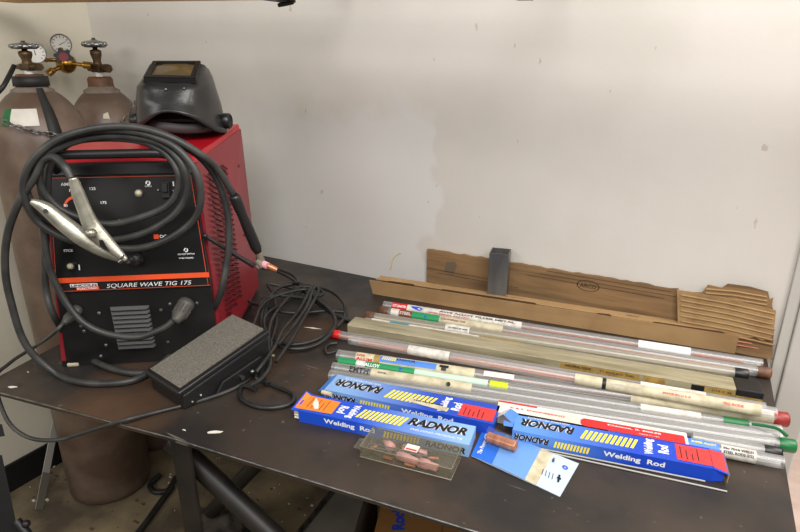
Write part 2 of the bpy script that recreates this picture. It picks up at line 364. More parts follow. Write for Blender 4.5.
c_r3 = T(797, 532); c_r1 = T(767, 360)
kr = (c_r3 - c_r1).normalized(); fr = c_r3 + kr*0.16
fr2 = c_fr + d_ * ((fr.x - c_fr.x) / d_.x)
BK = YW - 0.006
br = Vector((c_r1.x, BK, TOP)); bl_dir = (T(57, 345.5) - T(0, 376)).normalized(); bl = c_fl + bl_dir * ((BK - c_fl.y) / bl_dir.y)
print('bench', c_fl, c_fm, c_fr, fr2, br, bl)
F = Matrix.Translation((-0.6, 0.95, 0))
bench = thing('welding_bench', 'dark rusty steel plate workbench holding the welder and filler rod tubes', 'workbench', F)
poly = [(p.x+0.6, p.y-0.95) for p in (c_fl, c_fm, fr2, br, bl)]
bt_ = part('bench_top', MB().prism(poly, TOP-0.009, TOP), M['bench'], bench)
part('edge_glint', MB().sweep([(poly[0][0],poly[0][1],TOP-.0012),(poly[1][0],poly[1][1],TOP-.0012),(poly[2][0],poly[2][1],TOP-.002)], .0021, 6), M['steel'], bt_, 'bright strip standing in for the front edge highlight')  # lighter steel strip stands in for the highlight along the plate edge
L_ = lambda p: Vector(p) - Vector((-0.6, 0.95, 0))
lg = T(178, 441, TOP-0.02); u_ = Vector((d_.x, d_.y, 0)); n_ = Vector((-d_.y, d_.x, 0))
LF = Matrix.Translation((0.6, -0.95, 0))
legF = frame(L_((lg.x, lg.y, 0)), u_)
for (ax, ay) in ((0, 0), (0.92, 0.0), (0.05, 0.62), (0.92, 0.62)):
    part('leg', MB().box((ax-0.02, ay+0.0, 0), (ax+0.025, ay+0.006, TOP-0.009)).box((ax-0.02, ay+0.006, 0), (ax-0.014, ay+0.045, TOP-0.009)), M['frame_black'], bench).matrix_local = legF
g = part('apron', MB().box((0.03, 0.62, TOP-0.05), (0.92, 0.626, TOP-0.0095)), M['frame_black'], bench); g.matrix_local = legF
def VB(px, py, off): return L_(V(px, py, lg + n_*off, n_))
part('brace', MB().cyl(VB(172, 440, .045), VB(283, 545, .045), 0.022, seg=16), M['frame_black'], bench)
part('brace', MB().cyl(VB(262, 458, .40), VB(196, 528, .40), 0.022, seg=16), M['frame_black'], bench)
# pale paint flecks on the plate
for (px, py, s_, r_) in ((12,387,.018,.5),(28,372,.005,0),(215,432,.02,.6),(184,430,.006,0)):
    p = T(px, py, TOP+0.0003); pts = [(s_*math.cos(a)*random.uniform(.5,1), s_*.3*math.sin(a)*random.uniform(.4,1)) for a in [i*PI/4 for i in range(8)]]
    solo('paint_fleck', MB().prism(pts, -0.0002, 0.0006), M['white_card'], {12:'largest pale paint fleck at the left corner of the bench',28:'tiny pale paint fleck near the left edge of the bench',215:'long white scrape mark on the bench below the pedal',184:'small pale fleck at the front edge of the bench near the leg'}[px], 'mark', Matrix.Translation(p) @ Matrix.Rotation(r_, 4, 'Z'))

# ------------------------------------------------------------------ gas cylinders
def cylinder(cx, cy, r, zs, label, rc, vh=1.0):
    t = thing('gas_cylinder', label, 'gas cylinder', Matrix.Translation((cx, cy, 0)))
    prof = [(0, 0.004), (r*.9, 0.0), (r*.985, 0.012), (r, 0.04), (r, zs)]
    H = 1.45*r
    for i in range(1, 11):
        a = PI/2*i/10*0.93; prof.append((r*math.cos(a), zs + H*math.sin(a)))
    part('body', MB().lathe(prof, seg=48), M['tank'], t)
    zt = zs + H*math.sin(PI/2*.93)
    part('neck_ring', MB().lathe([(0.062, zt-0.03), (0.060, zt-0.012), (0.045, zt-0.004), (0.043, zt)], seg=32), M['grey_collar'], t)
    part('neck', MB().lathe([(0.043, zt-0.02), (0.042, zt+0.026), (0.036, zt+0.034), (0, zt+0.034)], seg=32), M['rust'], t)
    z = zt + 0.034
    v = part('valve', MB().cyl((0,0,z), (0,0,z+0.016), 0.014, mi=1, seg=14).box((-0.022,-0.016,z+0.014), (0.022,0.016,z+0.042), bev=0.004)
             .cyl((-0.05,0,z+0.028), (0.05,0,z+0.028), 0.011, seg=12).cyl((0.04,0,z+0.028), (0.06,0,z+0.028), 0.015, seg=6)
             .lathe([(0.015,z+0.04),(0.013,z+0.055),(0.019,z+0.075),(0.019,z+0.088),(0.008,z+0.092),(0.008,z+0.11)], seg=16), [M['old_brass'], M['white']], t)
    w = MB(); zz = z + 0.112
    w.lathe([(0.0, zz+0.012), (0.010, zz+0.012), (0.012, zz+0.004), (0.024, zz-0.006), (0.034, zz-0.014), (0.037, zz-0.006), (0.034, zz+0.003), (0.024, zz+0.008), (0.012, zz+0.009)], seg=30)
    for k in range(8): w.ball((0.034*math.cos(k*PI/4), 0.034*math.sin(k*PI/4), zz-0.003), 0.009, seg=8)
    part('handwheel', w, M['chrome'], t)
    part('wheel_nut', MB().cyl((0,0,zz+0.01), (0,0,zz+0.018), 0.006, seg=6), M['old_brass'], t)
    for o_ in t.children:
        if o_.name.split('.')[0] in ('valve', 'handwheel', 'wheel_nut'):
            for v in o_.data.vertices: v.co.z = z + (v.co.z - z)*vh
    rc.append((z, zt)); return t, z, zt
P1 = T(112, 481, 0); print('P1', P1)
info = []
r1 = 0.146
nk1 = EYE + ray(28,84)*((P1.x-EYE.x)/ray(28,84).x); nk2 = WY(101, 85, 1.386)
Z1S = nk1.z - 1.45*r1*math.sin(PI/2*.93) - .005; print('necks', P1, nk1, nk2)
tank1, z1, zt1 = cylinder(P1.x, P1.y, r1, Z1S, 'brown gas cylinder on the far left with black belt and white sticker, nearest the camera', info, .74)
P2 = Vector((nk2.x, nk2.y, 0))
r2 = 0.13
Z2S = nk2.z - 1.45*r2*math.sin(PI/2*.93) - .005
tank2, z2, zt2 = cylinder(P2.x, P2.y, r2, Z2S, 'brown gas cylinder standing behind the welder in the room corner', info)
# belt round the neck of the first, strap down its shoulder
belt = thing('black_belt', 'black webbing belt looped round the neck of the left gas cylinder', 'belt', Matrix.Translation((P1.x, P1.y, 0)))
part('loop', MB().lathe([(0.0455, zt1-0.002), (0.0505, zt1-0.001), (0.0495, zt1+0.028), (0.0445, zt1+0.028)], seg=32), M['belt'], belt)
def onbody(a, z, r, zs, off=0.004):
    H = 1.45*r
    rr = r if z <= zs else r*math.sqrt(max(0.0, 1-((z-zs)/H)**2)); rr = max(rr, 0.066)
    return Vector(((rr+off)*math.cos(a), (rr+off)*math.sin(a), z))
st = MB(); va = math.atan2(-P1.y, -P1.x) + 0.27
pl_ = []; 
for i in range(15):
    z = zt1 - 0.005 - i*0.03; pl_.append((onbody(va-0.13, z, r1, Z1S), onbody(va+0.13, z, r1, Z1S)))
vs = []; fs = []
for i, (p, q) in enumerate(pl_): vs += [p, q, p*0.985 + Vector((0,0,p.z*0.015)), q*0.985 + Vector((0,0,q.z*0.015))]
for i in range(len(pl_)-1):
    o = i*4; fs += [(o,o+1,o+5,o+4), (o+2,o+6,o+7,o+3), (o,o+4,o+6,o+2), (o+1,o+3,o+7,o+5)]
part('strap', st.add(vs, fs, 0, True), M['belt'], belt)
# sticker on shoulder
sk = MB(); va2 = math.atan2(-P1.y, -P1.x) - 0.42
N = 8; vs = []; fs = []
for j in range(5):
    for i in range(N+1): vs.append(onbody(va2 - 0.42 + 0.84*i/N, Z1S + 0.10 + 0.012*j, r1, Z1S, 0.0022))
for j in range(4):
    for i in range(N): fs.append((j*(N+1)+i, j*(N+1)+i+1, (j+1)*(N+1)+i+1, (j+1)*(N+1)+i))
for k, f in enumerate(fs): sk.add([vs[i] for i in f], [(0,1,2,3)], 1 if k % N < 2 else 0)
part('cylinder_sticker', sk, [M['white_card'], M['green_cap']], tank1, 'white paper sticker with a green left end')
sk = MB(); vz = math.atan2(-P2.y, -P2.x) + 0.75
for (da, z, mi) in ((-.75, Z2S+.085, 0), (0.1, Z2S+.07, 0), (0.24, Z2S+.045, 0)):
    vs = [onbody(vz+da-.09, z, r2, Z2S, .002), onbody(vz+da+.09, z-.004, r2, Z2S, .002), onbody(vz+da+.07, z+.02, r2, Z2S, .002), onbody(vz+da-.07, z+.014, r2, Z2S, .002)]
    sk.add(vs, [(0,1,2,3)], 0)
part('cylinder_sticker', sk, M['cream'], tank2)
# regulator between the valves
vp1 = Vector((P1.x, P1.y, z1+0.028)); vp2 = Vector((P2.x, P2.y, z2+0.028))
right = Vector((RX[0], RY[0], 0)).normalized(); tocam = Vector((-right.y, right.x, 0)) * -1
def depth_of(p): return (p-EYE).dot(Vector((RX[2], RY[2], RZ[2])))
def at_depth(x, y, d):
    r = ray(x, y); return EYE + r * (d / FPX)
D2 = depth_of(vp2); D1 = depth_of(vp1); dm = D2 - 0.05
rc = at_depth(63, 62, dm)
reg = thing('gas_regulator', 'brass gas regulator with two dial gauges and black star knob between the cylinders', 'regulator', Matrix.Translation(rc))
def RL(x, y, d): return at_depth(x, y, d) - rc
vw = (EYE - rc).normalized()
part('regulator_body', MB().lathe([(0,-.03),(.028,-.03),(.032,-.02),(.032,.002),(.024,.012),(.02,.02),(0,.02)], RL(66,62,dm)-RL(63,62,dm), vw + Vector((0,0,.5)), 20, 0)
     .cyl(RL(63,62,dm), RL(84,65,dm), 0.007, mi=0).cyl(RL(84,65,dm), RL(92,66,dm+.0), 0.013, seg=6, mi=0)
     .cyl(RL(63,66,dm), RL(52,71,dm-.03), 0.007).cyl(RL(53,70,dm-.02), RL(48,74,dm-.03), 0.011, seg=6)
     .cyl(RL(63,60,dm), RL(44,60,dm-.02), 0.006).ball(RL(46,60,dm-.02), .008).cyl(RL(62,60,dm), RL(61,48,dm), 0.006), M['brass'], reg)
kn = MB(); kx = vw.orthogonal().normalized(); ky = vw.cross(kx); ko = vw*0.02 + RL(63.5,57,dm)
KF = Matrix(((kx[0],ky[0],vw[0],ko[0]),(kx[1],ky[1],vw[1],ko[1]),(kx[2],ky[2],vw[2],ko[2]),(0,0,0,1)))
kp = [((.034 if i % 4 < 2 else .025)*math.cos(2*PI*i/24), (.034 if i % 4 < 2 else .025)*math.sin(2*PI*i/24)) for i in range(24)]
k_ = part('knob', kn.prism([(p[0]*.9, p[1]*.9) for p in kp], -0.012, 0.010, X=KF), M['black_plastic'], reg)
part('knob_badge', MB().cyl((0,0,0.010), (0,0,0.0125), 0.015, seg=20, X=KF), mat('regulator_badge', (130, 44, 52), 0.4), k_)
for (gx, gy, dd, gr) in ((61, 44, dm, .034), (35, 53, dm-.1, .034)):
    go = RL(gx, gy, dd); gv = (EYE - rc - go).normalized(); gu = gv.orthogonal().normalized(); gw = gv.cross(gu)
    sc = dd/dm
    g = part('gauge', MB().lathe([(0,-.02),(gr*.9,-.02),(gr,-.014),(gr,.006),(gr*.92,.009),(gr*.88,.004)], go, gv, 30), M['steel'], reg)
    part('gauge_face', MB().lathe([(0,.003),(gr*.89,.003)], go, gv, 30), M['gauge_face'], g)
    up_ = Vector((0,0,1)); rt = up_.cross(gv).normalized(); up2 = gv.cross(rt)
    mk = MB()
    for k in range(11):
        a = math.radians(225 - 27*k); d0 = rt*math.cos(a) + up2*math.sin(a); c0 = go + gv*.0035
        s_ = d0.cross(gv)*0.0009
        mk.add([c0+d0*gr*.6+s_, c0+d0*gr*.6-s_, c0+d0*gr*.8-s_, c0+d0*gr*.8+s_], [(0,1,2,3)])
    a = 0.5 if gx > 50 else 1.65; d0 = rt*math.cos(a) + up2*math.sin(a); s_ = d0.cross(gv)*0.0012; c0 = go + gv*.004
    mk.add([c0-d0*gr*.2+s_, c0-d0*gr*.2-s_, c0+d0*gr*.7-s_*.3, c0+d0*gr*.7+s_*.3], [(0,1,2,3)])
    part('needle', mk, M['print_black'], g)
# hose leaving to the left
solo('gas_hose', MB().sweep(spline([at_depth(14,66,D1-.03), at_depth(9,76,D1-.06), at_depth(2,88,D1-.08), at_depth(-10,100,D1-.08)], 8), 0.007, 10), M['black_satin'], 'black gas hose leaving the left cylinder valve at the picture edge', 'hose')
# retaining chain: links across both cylinders
def chain(pts, label):
    t = thing('retaining_chain', label, 'chain', Matrix.Translation(pts[0])); P = spline([p - pts[0] for p in pts], 30)
    acc = 0; last = P[0]; k = 0; pitch = 0.019
    lens = [0]
    for i in range(1, len(P)): lens.append(lens[-1] + (P[i]-P[i-1]).length)
    s_ = pitch/2; i = 1
    while s_ < lens[-1]:
        while lens[i] < s_: i += 1
        f = (s_ - lens[i-1]) / (lens[i]-lens[i-1]); c = P[i-1].lerp(P[i], f); d = (P[i]-P[i-1]).normalized()
        v = (EYE - pts[0] - c).normalized(); v = (v - d*v.dot(d)).normalized()
        w = d.cross(v); 
        nrm = (v + w*0.25).normalized() if k % 2 == 0 else (w + v*0.35).normalized(); q = d.cross(nrm).normalized()
        loop = [c + d*(math.cos(a)*0.0125) + q*(math.sin(a)*0.0062) for a in [2*PI*j/12 for j in range(12)]]
        part('link', MB().sweep(loop, 0.0018, 6, closed=True), M['steel'], t); s_ += pitch; k += 1
def tank_pt(px, py, P, r, off=0.006):
    rr = ray(px, py); o = EYE; a = rr.x**2 + rr.y**2; bx_, by_ = o.x-P.x, o.y-P.y; R_ = r+off
    b_ = 2*(rr.x*bx_ + rr.y*by_); c_ = bx_**2+by_**2-R_**2; dsc = b_*b_-4*a*c_
    if dsc < 0: t_ = -b_/(2*a)
    else: t_ = (-b_-math.sqrt(dsc))/(2*a)
    return o + rr*t_
chain([tank_pt(-8,116,P1,r1), tank_pt(8,123,P1,r1), tank_pt(25,129,P1,r1), tank_pt(45,133,P1,r1), tank_pt(66,136,P1,r1)], 'thin steel chain hanging across the left gas cylinder below its sticker')
chain([tank_pt(117,127,P2,r2), tank_pt(128,115,P2,r2), tank_pt(135,104,P2,r2), at_depth(141,96,D2-.06)], 'thin steel chain rising across the rear gas cylinder towards the welding helmet')

# ------------------------------------------------------------------ welder
WO = T(62, 367); wa = math.radians(36); WD = Vector((math.cos(wa), math.sin(wa), 0)); WN = Vector((-math.sin(wa), math.cos(wa), 0))
WF = frame(WO, WD); WFi = WF.inverted()
def WP(px, py, v): return WFi @ V(px, py, WO + WN*v, WN)           # sight line met at depth v behind the front, in the welder's own axes
def WL(p): return WFi @ Vector(p)
for nm, q in dict(stripeL=(58,276), stripeR=(203,268), ptl=(47,177), ptr=(183,173), bl=(66,366), br=(206,350), hl=(42,160), hr=(178,155)).items(): 0 and print(nm, [round(c,3) for c in WP(*q, 0.0)], [round(c,3) for c in WP(*q, 0.04)])
for q in ((238,130),(262,250),(232,113),(250,320)): print(q, [round(c,3) for c in WP(*q, 0.42)], [round(c,3) for c in WP(*q, 0.5)])
wel = thing('tig_welder', 'red and black TIG welding machine with coiled cables standing on the left of the bench', 'welder', WF)
def fv(z): return 0.0 if z < 0.21 else (z-0.21)/0.25*0.045       # the control panel leans back
def lx(z): return 0.012 + z*0.055
def rx(z): return 0.357 - max(0, z-0.2)*0.08
DP = 0.44
# red shell: two side panels, hood, back
def shell_side(x0f, x1f, x0b, x1b):
    return
ZT = 0.462
sideL = MB().hexa([(lx(0)-.012,.004,.012),(lx(0)-.002,.004,.012),(.005,DP,.012),(-.005,DP,.012),(lx(ZT)-.012,fv(ZT)+.004,ZT),(lx(ZT)-.002,fv(ZT)+.004,ZT),(.025,DP,ZT+.01),(.015,DP,ZT+.01)])
part('side_panel', sideL, M['red_paint'], wel)
RB = 0.405
sR = MB().hexa([(rx(0)+.002,.004,.012),(rx(0)+.012,.004,.012),(RB,DP,.012),(RB-.01,DP,.012),(rx(ZT)+.0,fv(ZT)+.004,ZT),(rx(ZT)+.010,fv(ZT)+.004,ZT),(RB-.012,DP,ZT+.03),(RB-.022,DP,ZT+.03)])
sidep = part('side_panel', sR, M['red_paint'], wel)
# louvres pressed into the right side: three columns of slanted slots
def side_pt(v, z, off=0.0015):
    f = v/DP; x0 = rx(z)+.012; x1 = RB - .012*z/ZT; return Vector((x0 + (x1-x0)*max(0,(v-fv(z))/(DP-fv(z))) + off, v, z))
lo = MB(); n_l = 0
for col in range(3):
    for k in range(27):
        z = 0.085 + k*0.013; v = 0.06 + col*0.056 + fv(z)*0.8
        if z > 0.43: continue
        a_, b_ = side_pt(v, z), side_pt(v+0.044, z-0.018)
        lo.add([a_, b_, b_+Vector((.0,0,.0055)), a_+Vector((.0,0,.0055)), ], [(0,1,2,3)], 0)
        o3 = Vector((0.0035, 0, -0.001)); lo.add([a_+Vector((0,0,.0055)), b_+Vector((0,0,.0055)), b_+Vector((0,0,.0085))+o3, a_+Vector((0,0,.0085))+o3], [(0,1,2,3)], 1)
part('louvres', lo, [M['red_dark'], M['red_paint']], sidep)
part('screw', MB().ball(side_pt(.36, .40, .001), .005).ball(side_pt(.33,.21,.001), .003), M['red_dark'], sidep)
hood = MB().hexa([(lx(ZT)-.012, fv(ZT)+.003, ZT-.001), (rx(ZT)+.010, fv(ZT)+.003, ZT-.001), (RB-.012, DP, ZT+.005), (.015, DP, ZT+.005),
                  (lx(ZT)-.006, fv(ZT)+.012, ZT+.012), (rx(ZT)+.004, fv(ZT)+.012, ZT+.012), (RB-.016, DP-.004, ZT+.044), (.019, DP-.004, ZT+.044)], bev=.003)
part('hood', hood, mat('bright_red_enamel', (172, 20, 34), .3), wel)
part('back_panel', MB().hexa([(-.003,DP-.006,.012),(RB-.002,DP-.006,.012),(RB-.002,DP,.012),(-.003,DP,.012),(.016,DP-.006,ZT+.008),(RB-.014,DP-.006,ZT+.008),(RB-.014,DP,ZT+.008),(.016,DP,ZT+.008)]), M['black_panel'], wel)
part('base', MB().hexa([(.002,.0,.0),(.352,.0,.0),(RB-.01,DP,.0),(.0,DP,.0),(.002,.0,.014),(.352,.0,.014),(RB-.01,DP,.014),(.0,DP,.014)]), M['black_panel'], wel)
low = MB().hexa([(lx(0),.0,.014),(rx(0),.0,.014),(rx(0),.03,.014),(lx(0),.03,.014),(lx(.185),.0,.185),(rx(.185),.0,.185),(rx(.185),.03,.185),(lx(.185),.03,.185)])
lowp = part('lower_panel', low, M['black_panel'], wel)
z0, z1_ = .187, .462
cp = MB().hexa([(lx(z0),-.004,z0),(rx(z0),-.004,z0),(rx(z0),.04,z0),(lx(z0),.04,z0),(lx(z1_),fv(z1_)-.004,z1_),(rx(z1_),fv(z1_)-.004,z1_),(rx(z1_),fv(z1_)+.03,z1_),(lx(z1_),fv(z1_)+.03,z1_)])
panel = part('control_panel', cp, M['black_panel'], wel)
# black bezel strip above the panel
part('bezel', MB().hexa([(lx(.445),fv(.445)-.012,.440),(rx(.445),fv(.445)-.012,.440),(rx(.445),fv(.445)+.03,.440),(lx(.445),fv(.445)+.03,.440),(lx(.47),fv(.47)-.006,.466),(rx(.47),fv(.47)-.006,.466),(rx(.47),fv(.47)+.03,.466),(lx(.47),fv(.47)+.03,.466)], bev=.003), M['black_plastic'], wel)
part('foot', MB().box((0.012,-.003,.0),(.038,.03,.009), bev=.003), M['cream'], wel, 'pale worn front foot')
# panel axes
pu = Vector((1,0,0)); pv = Vector((0, fv(.46)-fv(.211), .25)).normalized() ; pn = pu.cross(pv)
def PP(px, py, off=.0045):                                          # sight line met on the control panel
    q0 = WFi @ EYE; r_ = WFi.to_3x3() @ ray(px, py)
    if True:
        n0 = pn; p0 = Vector((0, -.004, .21)); pt = q0 + r_ * ((p0-q0).dot(n0)/r_.dot(n0))
    if pt.z < .21: pt = q0 + r_ * ((Vector((0,-.004,0))-q0).dot(Vector((0,-1,0)))/r_.dot(Vector((0,-1,0)))); return pt + Vector((0,-off+.004,0))
    return pt + pn*(off-.004)
a_ = PP(58,280); b_ = PP(201,270.5)
ztx = (a_.z+b_.z)/2
def fq(mb, x0, x1, z0, z1, mi=0, y=-.0045):
    mb.add([(x0,y,z0),(x1,y,z0),(x1,y,z1),(x0,y,z1)], [(0,1,2,3)], mi)
osm = MB(); fq(osm, lx(.2), rx(.2), .2275-.018, .2275-.006); part('orange_band', osm, M['orange'], panel)
pin = MB()
fq(pin, lx(.19), rx(.19), .1895, .1905)
for xx in ('l','r'):
    zs_ = [.19, .21, .435]
    for i in range(2):
        za, zb = zs_[i], zs_[i+1]; f_ = (lambda z: lx(z)+.004) if xx == 'l' else (lambda z: rx(z)-.005)
        pin.add([(f_(za), fv(za)-.0046, za), (f_(za)+.001, fv(za)-.0046, za), (f_(zb)+.001, fv(zb)-.0046, zb), (f_(zb), fv(zb)-.0046, zb)], [(0,1,2,3)])
za = .435; pin.add([(lx(za)+.004, fv(za)-.0048, za), (rx(za)-.004, fv(za)-.0048, za), (rx(za)-.004, fv(za)-.0048, za+.0012), (lx(za)+.004, fv(za)-.0048, za+.0012)], [(0,1,2,3)])
part('pinstripe', pin, M['orange'], panel)
X_ = Vector((1,0,0)); Zv = Vector((0,0,1))
# name band under the orange stripe
tx = MB(); xl = PP(107,287).x; xr = PP(191,276).x
zb = .1935
text(tx, 'SQUARE WAVE TIG 175', (xl, -.0058, .1925), X_, Zv, xr-xl, .0115, 0, .02, .25)
part('lettering', tx, M['print_white'], panel)
lg_ = MB(); x0 = PP(70,285).x; x1 = PP(97,281).x
fq(lg_, x0, x1, .199, .2065, 0, -.0047); fq(lg_, x0+.012, x1+.002, .1912, .1985, 2, -.0047)
text(lg_, 'LINCOLN', (x0+.002, -.0049, .2), X_, Zv, x1-x0-.004, .0055, 1, .03)
text(lg_, 'ELECTRIC', (x0+.014, -.0049, .1925), X_, Zv, x1-x0-.015, .0045, 0, .02)
part('logo_plate', lg_, [M['print_white'], M['print_black'], M['orange']], panel)
def ptext(mb, s, px, py, w, h, mi=0, bold=0.0, shear=0):
    p = PP(px, py); text(mb, s, p, pu, pv, w, h, mi, bold, shear)
tx = MB()
ptext(tx, 'AMPERES', 61, 186, .042, .007, 0, .02); ptext(tx, '75', 69, 192, .008, .006, 0, .02); ptext(tx, '125', 90, 190, .012, .006, 0, .01); ptext(tx, '30', 64, 207, .008, .006, 0, .02); ptext(tx, '175', 101, 204, .012, .006, 0, .01)
ptext(tx, 'STICK', 64, 252, .020, .006, 0, .02); ptext(tx, 'CLEANING', 119, 222, .030, .006, 0, .0); ptext(tx, 'DC-', 160, 238, .018, .007, 0, .02)
ptext(tx, 'OPEN', 145, 187, .014, .003); ptext(tx, 'ON', 177, 183, .008, .005, 0, .02); ptext(tx, 'I', 79, 270, .003, .012, 0, .03); ptext(tx, 'I', 173, 186, .003, .010, 0, .03)
ptext(tx, 'DO NOT SWITCH', 178, 255, .036, .0035, 0, .02); ptext(tx, 'WHILE WELDING', 179, 259, .032, .0035, 0, .02)
for (px, py, rr) in ((148,183,.0055), (186,250,.005)):
    p = PP(px, py); 
    for k in range(12):
        a = 2*PI*k/12; b2 = 2*PI*(k+1)/12
        if k in (2, 7): continue
        tx.add([p+(pu*math.cos(a)+pv*math.sin(a))*rr, p+(pu*math.cos(b2)+pv*math.sin(b2))*rr, p+(pu*math.cos(b2)+pv*math.sin(b2))*rr*.45, p+(pu*math.cos(a)+pv*math.sin(a))*rr*.45], [(0,1,2,3)])
part('lettering', tx, M['print_white'], panel)
tx = MB(); p = PP(154, 239); quad(tx, p, pu, pv, .011, .010); p = PP(128,222); quad(tx, p, pu, pv, .009, .003)
pc = PP(78, 209); R1_ = .030
for k in range(8):
    a = math.radians(185 - k*14); b2 = math.radians(185 - (k+1)*14); w0 = .004 + k*.0005
    f = lambda an, r_: pc + (pu*math.cos(an)+pv*math.sin(an))*r_
    tx.add([f(a,R1_), f(b2,R1_), f(b2,R1_-w0), f(a,R1_-w0)], [(3,2,1,0)])
part('orange_marks', tx, M['orange'], panel)
part('dial', MB().cyl(pc, pc+pn*.012, .017, .015, seg=24).box((-.0015,-.014,.012),(.0015,.014,.015), X=Matrix(((pu[0],pv[0],pn[0],pc[0]),(pu[1],pv[1],pn[1],pc[1]),(pu[2],pv[2],pn[2],pc[2]),(0,0,0,1)))), M['black_plastic'], panel)
for (px, py) in ((139,193), (71,266)):
    p = PP(px, py); part('indicator_lamp', MB().cyl(p-pn*.002, p+pn*.003, .0085, seg=18).ball(p+pn*.003, .0065, 1), [M['steel'], M['cream']], panel)
p = PP(166, 190); PX = Matrix(((pu[0],pv[0],pn[0],p[0]),(pu[1],pv[1],pn[1],p[1]),(pu[2],pv[2],pn[2],p[2]),(0,0,0,1)))
part('power_switch', MB().box((-.009,-.018,-.003),(.009,.018,.006), X=PX, bev=.002).box((-.006,-.005,.006),(.006,.014,.013), X=PX, bev=.002), M['black_plastic'], panel)
part('switch_screw', MB().ball(p-pu*.016, .003, sc=(1,1,1)).ball(p+pu*.016-pv*.002, .003), M['steel'], panel)
# handle across the top
zh = .494; hx0, hx1 = WP(46,160,.0).x, WP(172,158,.0).x
hy = -.028
hpts = spline([(hx0,.04,.45),(hx0,.005,.478),(hx0+.004,hy,zh-.004),(hx0+.03,hy-.006,zh),((hx0+hx1)/2,hy-.006,zh+.001),(hx1-.03,hy-.006,zh+.001),(hx1-.003,hy,zh-.003),(hx1+.001,.005,.478),(hx1,.04,.45)], 8)
part('handle', MB().sweep(hpts, .0095, 14), M['black_plastic'], wel)
# silver warning label behind the handle
lb = MB(); yy = fv(ZT)+.030; sl = (.044-.012)/(DP-.02-fv(ZT)-.012)
def hz(y): return ZT+.012+.0012+(y-fv(ZT)-.012)*sl
def hq(x0, x1, y0, y1, mi): lb.add([(x0,y0,hz(y0)+mi*.0004),(x1,y0,hz(y0)+mi*.0004),(x1-.008*(mi==0),y1,hz(y1)+mi*.0004),(x0+.02*(mi==0),y1,hz(y1)+mi*.0004)], [(0,1,2,3)], mi)
hq(.085,.285,.054,.098,0); hq(.175,.19,.062,.088,1); hq(.10,.165,.068,.074,1); hq(.2,.27,.066,.070,1); hq(.2,.265,.076,.080,1)
part('warning_label', lb, [M['steel'], M['print_black']], wel)
# lower panel: louvres, screws, sockets
def LPt(px, py, y=-.0): return WP(px, py, y)
lv = MB()
c0 = LPt(110,307); c1 = LPt(149,305); c2 = LPt(118,347); 
zt_, zb_ = c0.z, c2.z+.004
for k in range(10):
    z = zt_ - (zt_-zb_)*k/9; x0 = c0.x + (c2.x-c0.x)*k/9; x1 = x0 + (c1.x-c0.x)
    ring = []
    lv.add([(x0,-.0002,z),(x1,-.0002,z),(x1-.004,-.009,z-.006),(x0+.004,-.009,z-.006),(x1,-.0002,z-.0065),(x0,-.0002,z-.0065)], [(3,2,1,0),(3,5,4,2)][:2], 0)
    lv.add([(x0,-.0002,z),(x0+.004,-.009,z-.006),(x0,-.0002,z-.0065),(x1,-.0002,z),(x1-.004,-.009,z-.006),(x1,-.0002,z-.0065)], [(0,1,2),(3,5,4)], 0)
part('vent_slats', lv, mat('grey_painted_slats', (96, 96, 96), .4, .3), lowp)
for (px, py) in ((99,313),(81,326),(84,331),(106,345),(101,356),(161,310),(168,342),(170,304),(197,303)):
    p = LPt(px, py); part('screw', MB().ball((p.x,-.001,p.z), .0040, sc=(1,.5,1)), M['dark_steel'], lowp)
def plug(parent, pa, pb, r, label, cable=None):
    a_, b_ = Vector(pa), Vector(pb); d = (b_-a_)
    m = MB().lathe([(0,0),(r*1.15,0),(r*1.15,d.length*.2),(r,d.length*.25),(r*.95,d.length*.7),(r*.6,d.length*.92),(r*.5,d.length),(0,d.length)], a_, d, 24)
    dn = d.normalized(); u = dn.orthogonal().normalized(); w = dn.cross(u)
    for k in range(14):
        a = 2*PI*k/14; o = u*math.cos(a)*r*1.02 + w*math.sin(a)*r*1.02
        m.cyl(a_+dn*d.length*.27+o, a_+dn*d.length*.66+o*.95, r*.09, seg=5)
    return part('cable_plug', m, mat('grey_plug', (72, 70, 66), .5), parent, label)
pk = WP(187,303,.0); plug(lowp, pk, WP(175,322,-.055), .017, 'large grey twist-lock cable plug')
pk2 = WP(78,309,.0); plug(lowp, pk2, WP(63,324,-.05), .011, 'smaller cable plug at lower left')
part('knob', MB().lathe([(0,0),(.016,0),(.016,.016),(.012,.024),(0,.024)], PP(137,259,.004), pn, 8).cyl(PP(137,259,.004)+pn*.018-pu*.012, PP(137,259,.004)+pn*.018+pu*.02, .006), M['black_plastic'], panel)

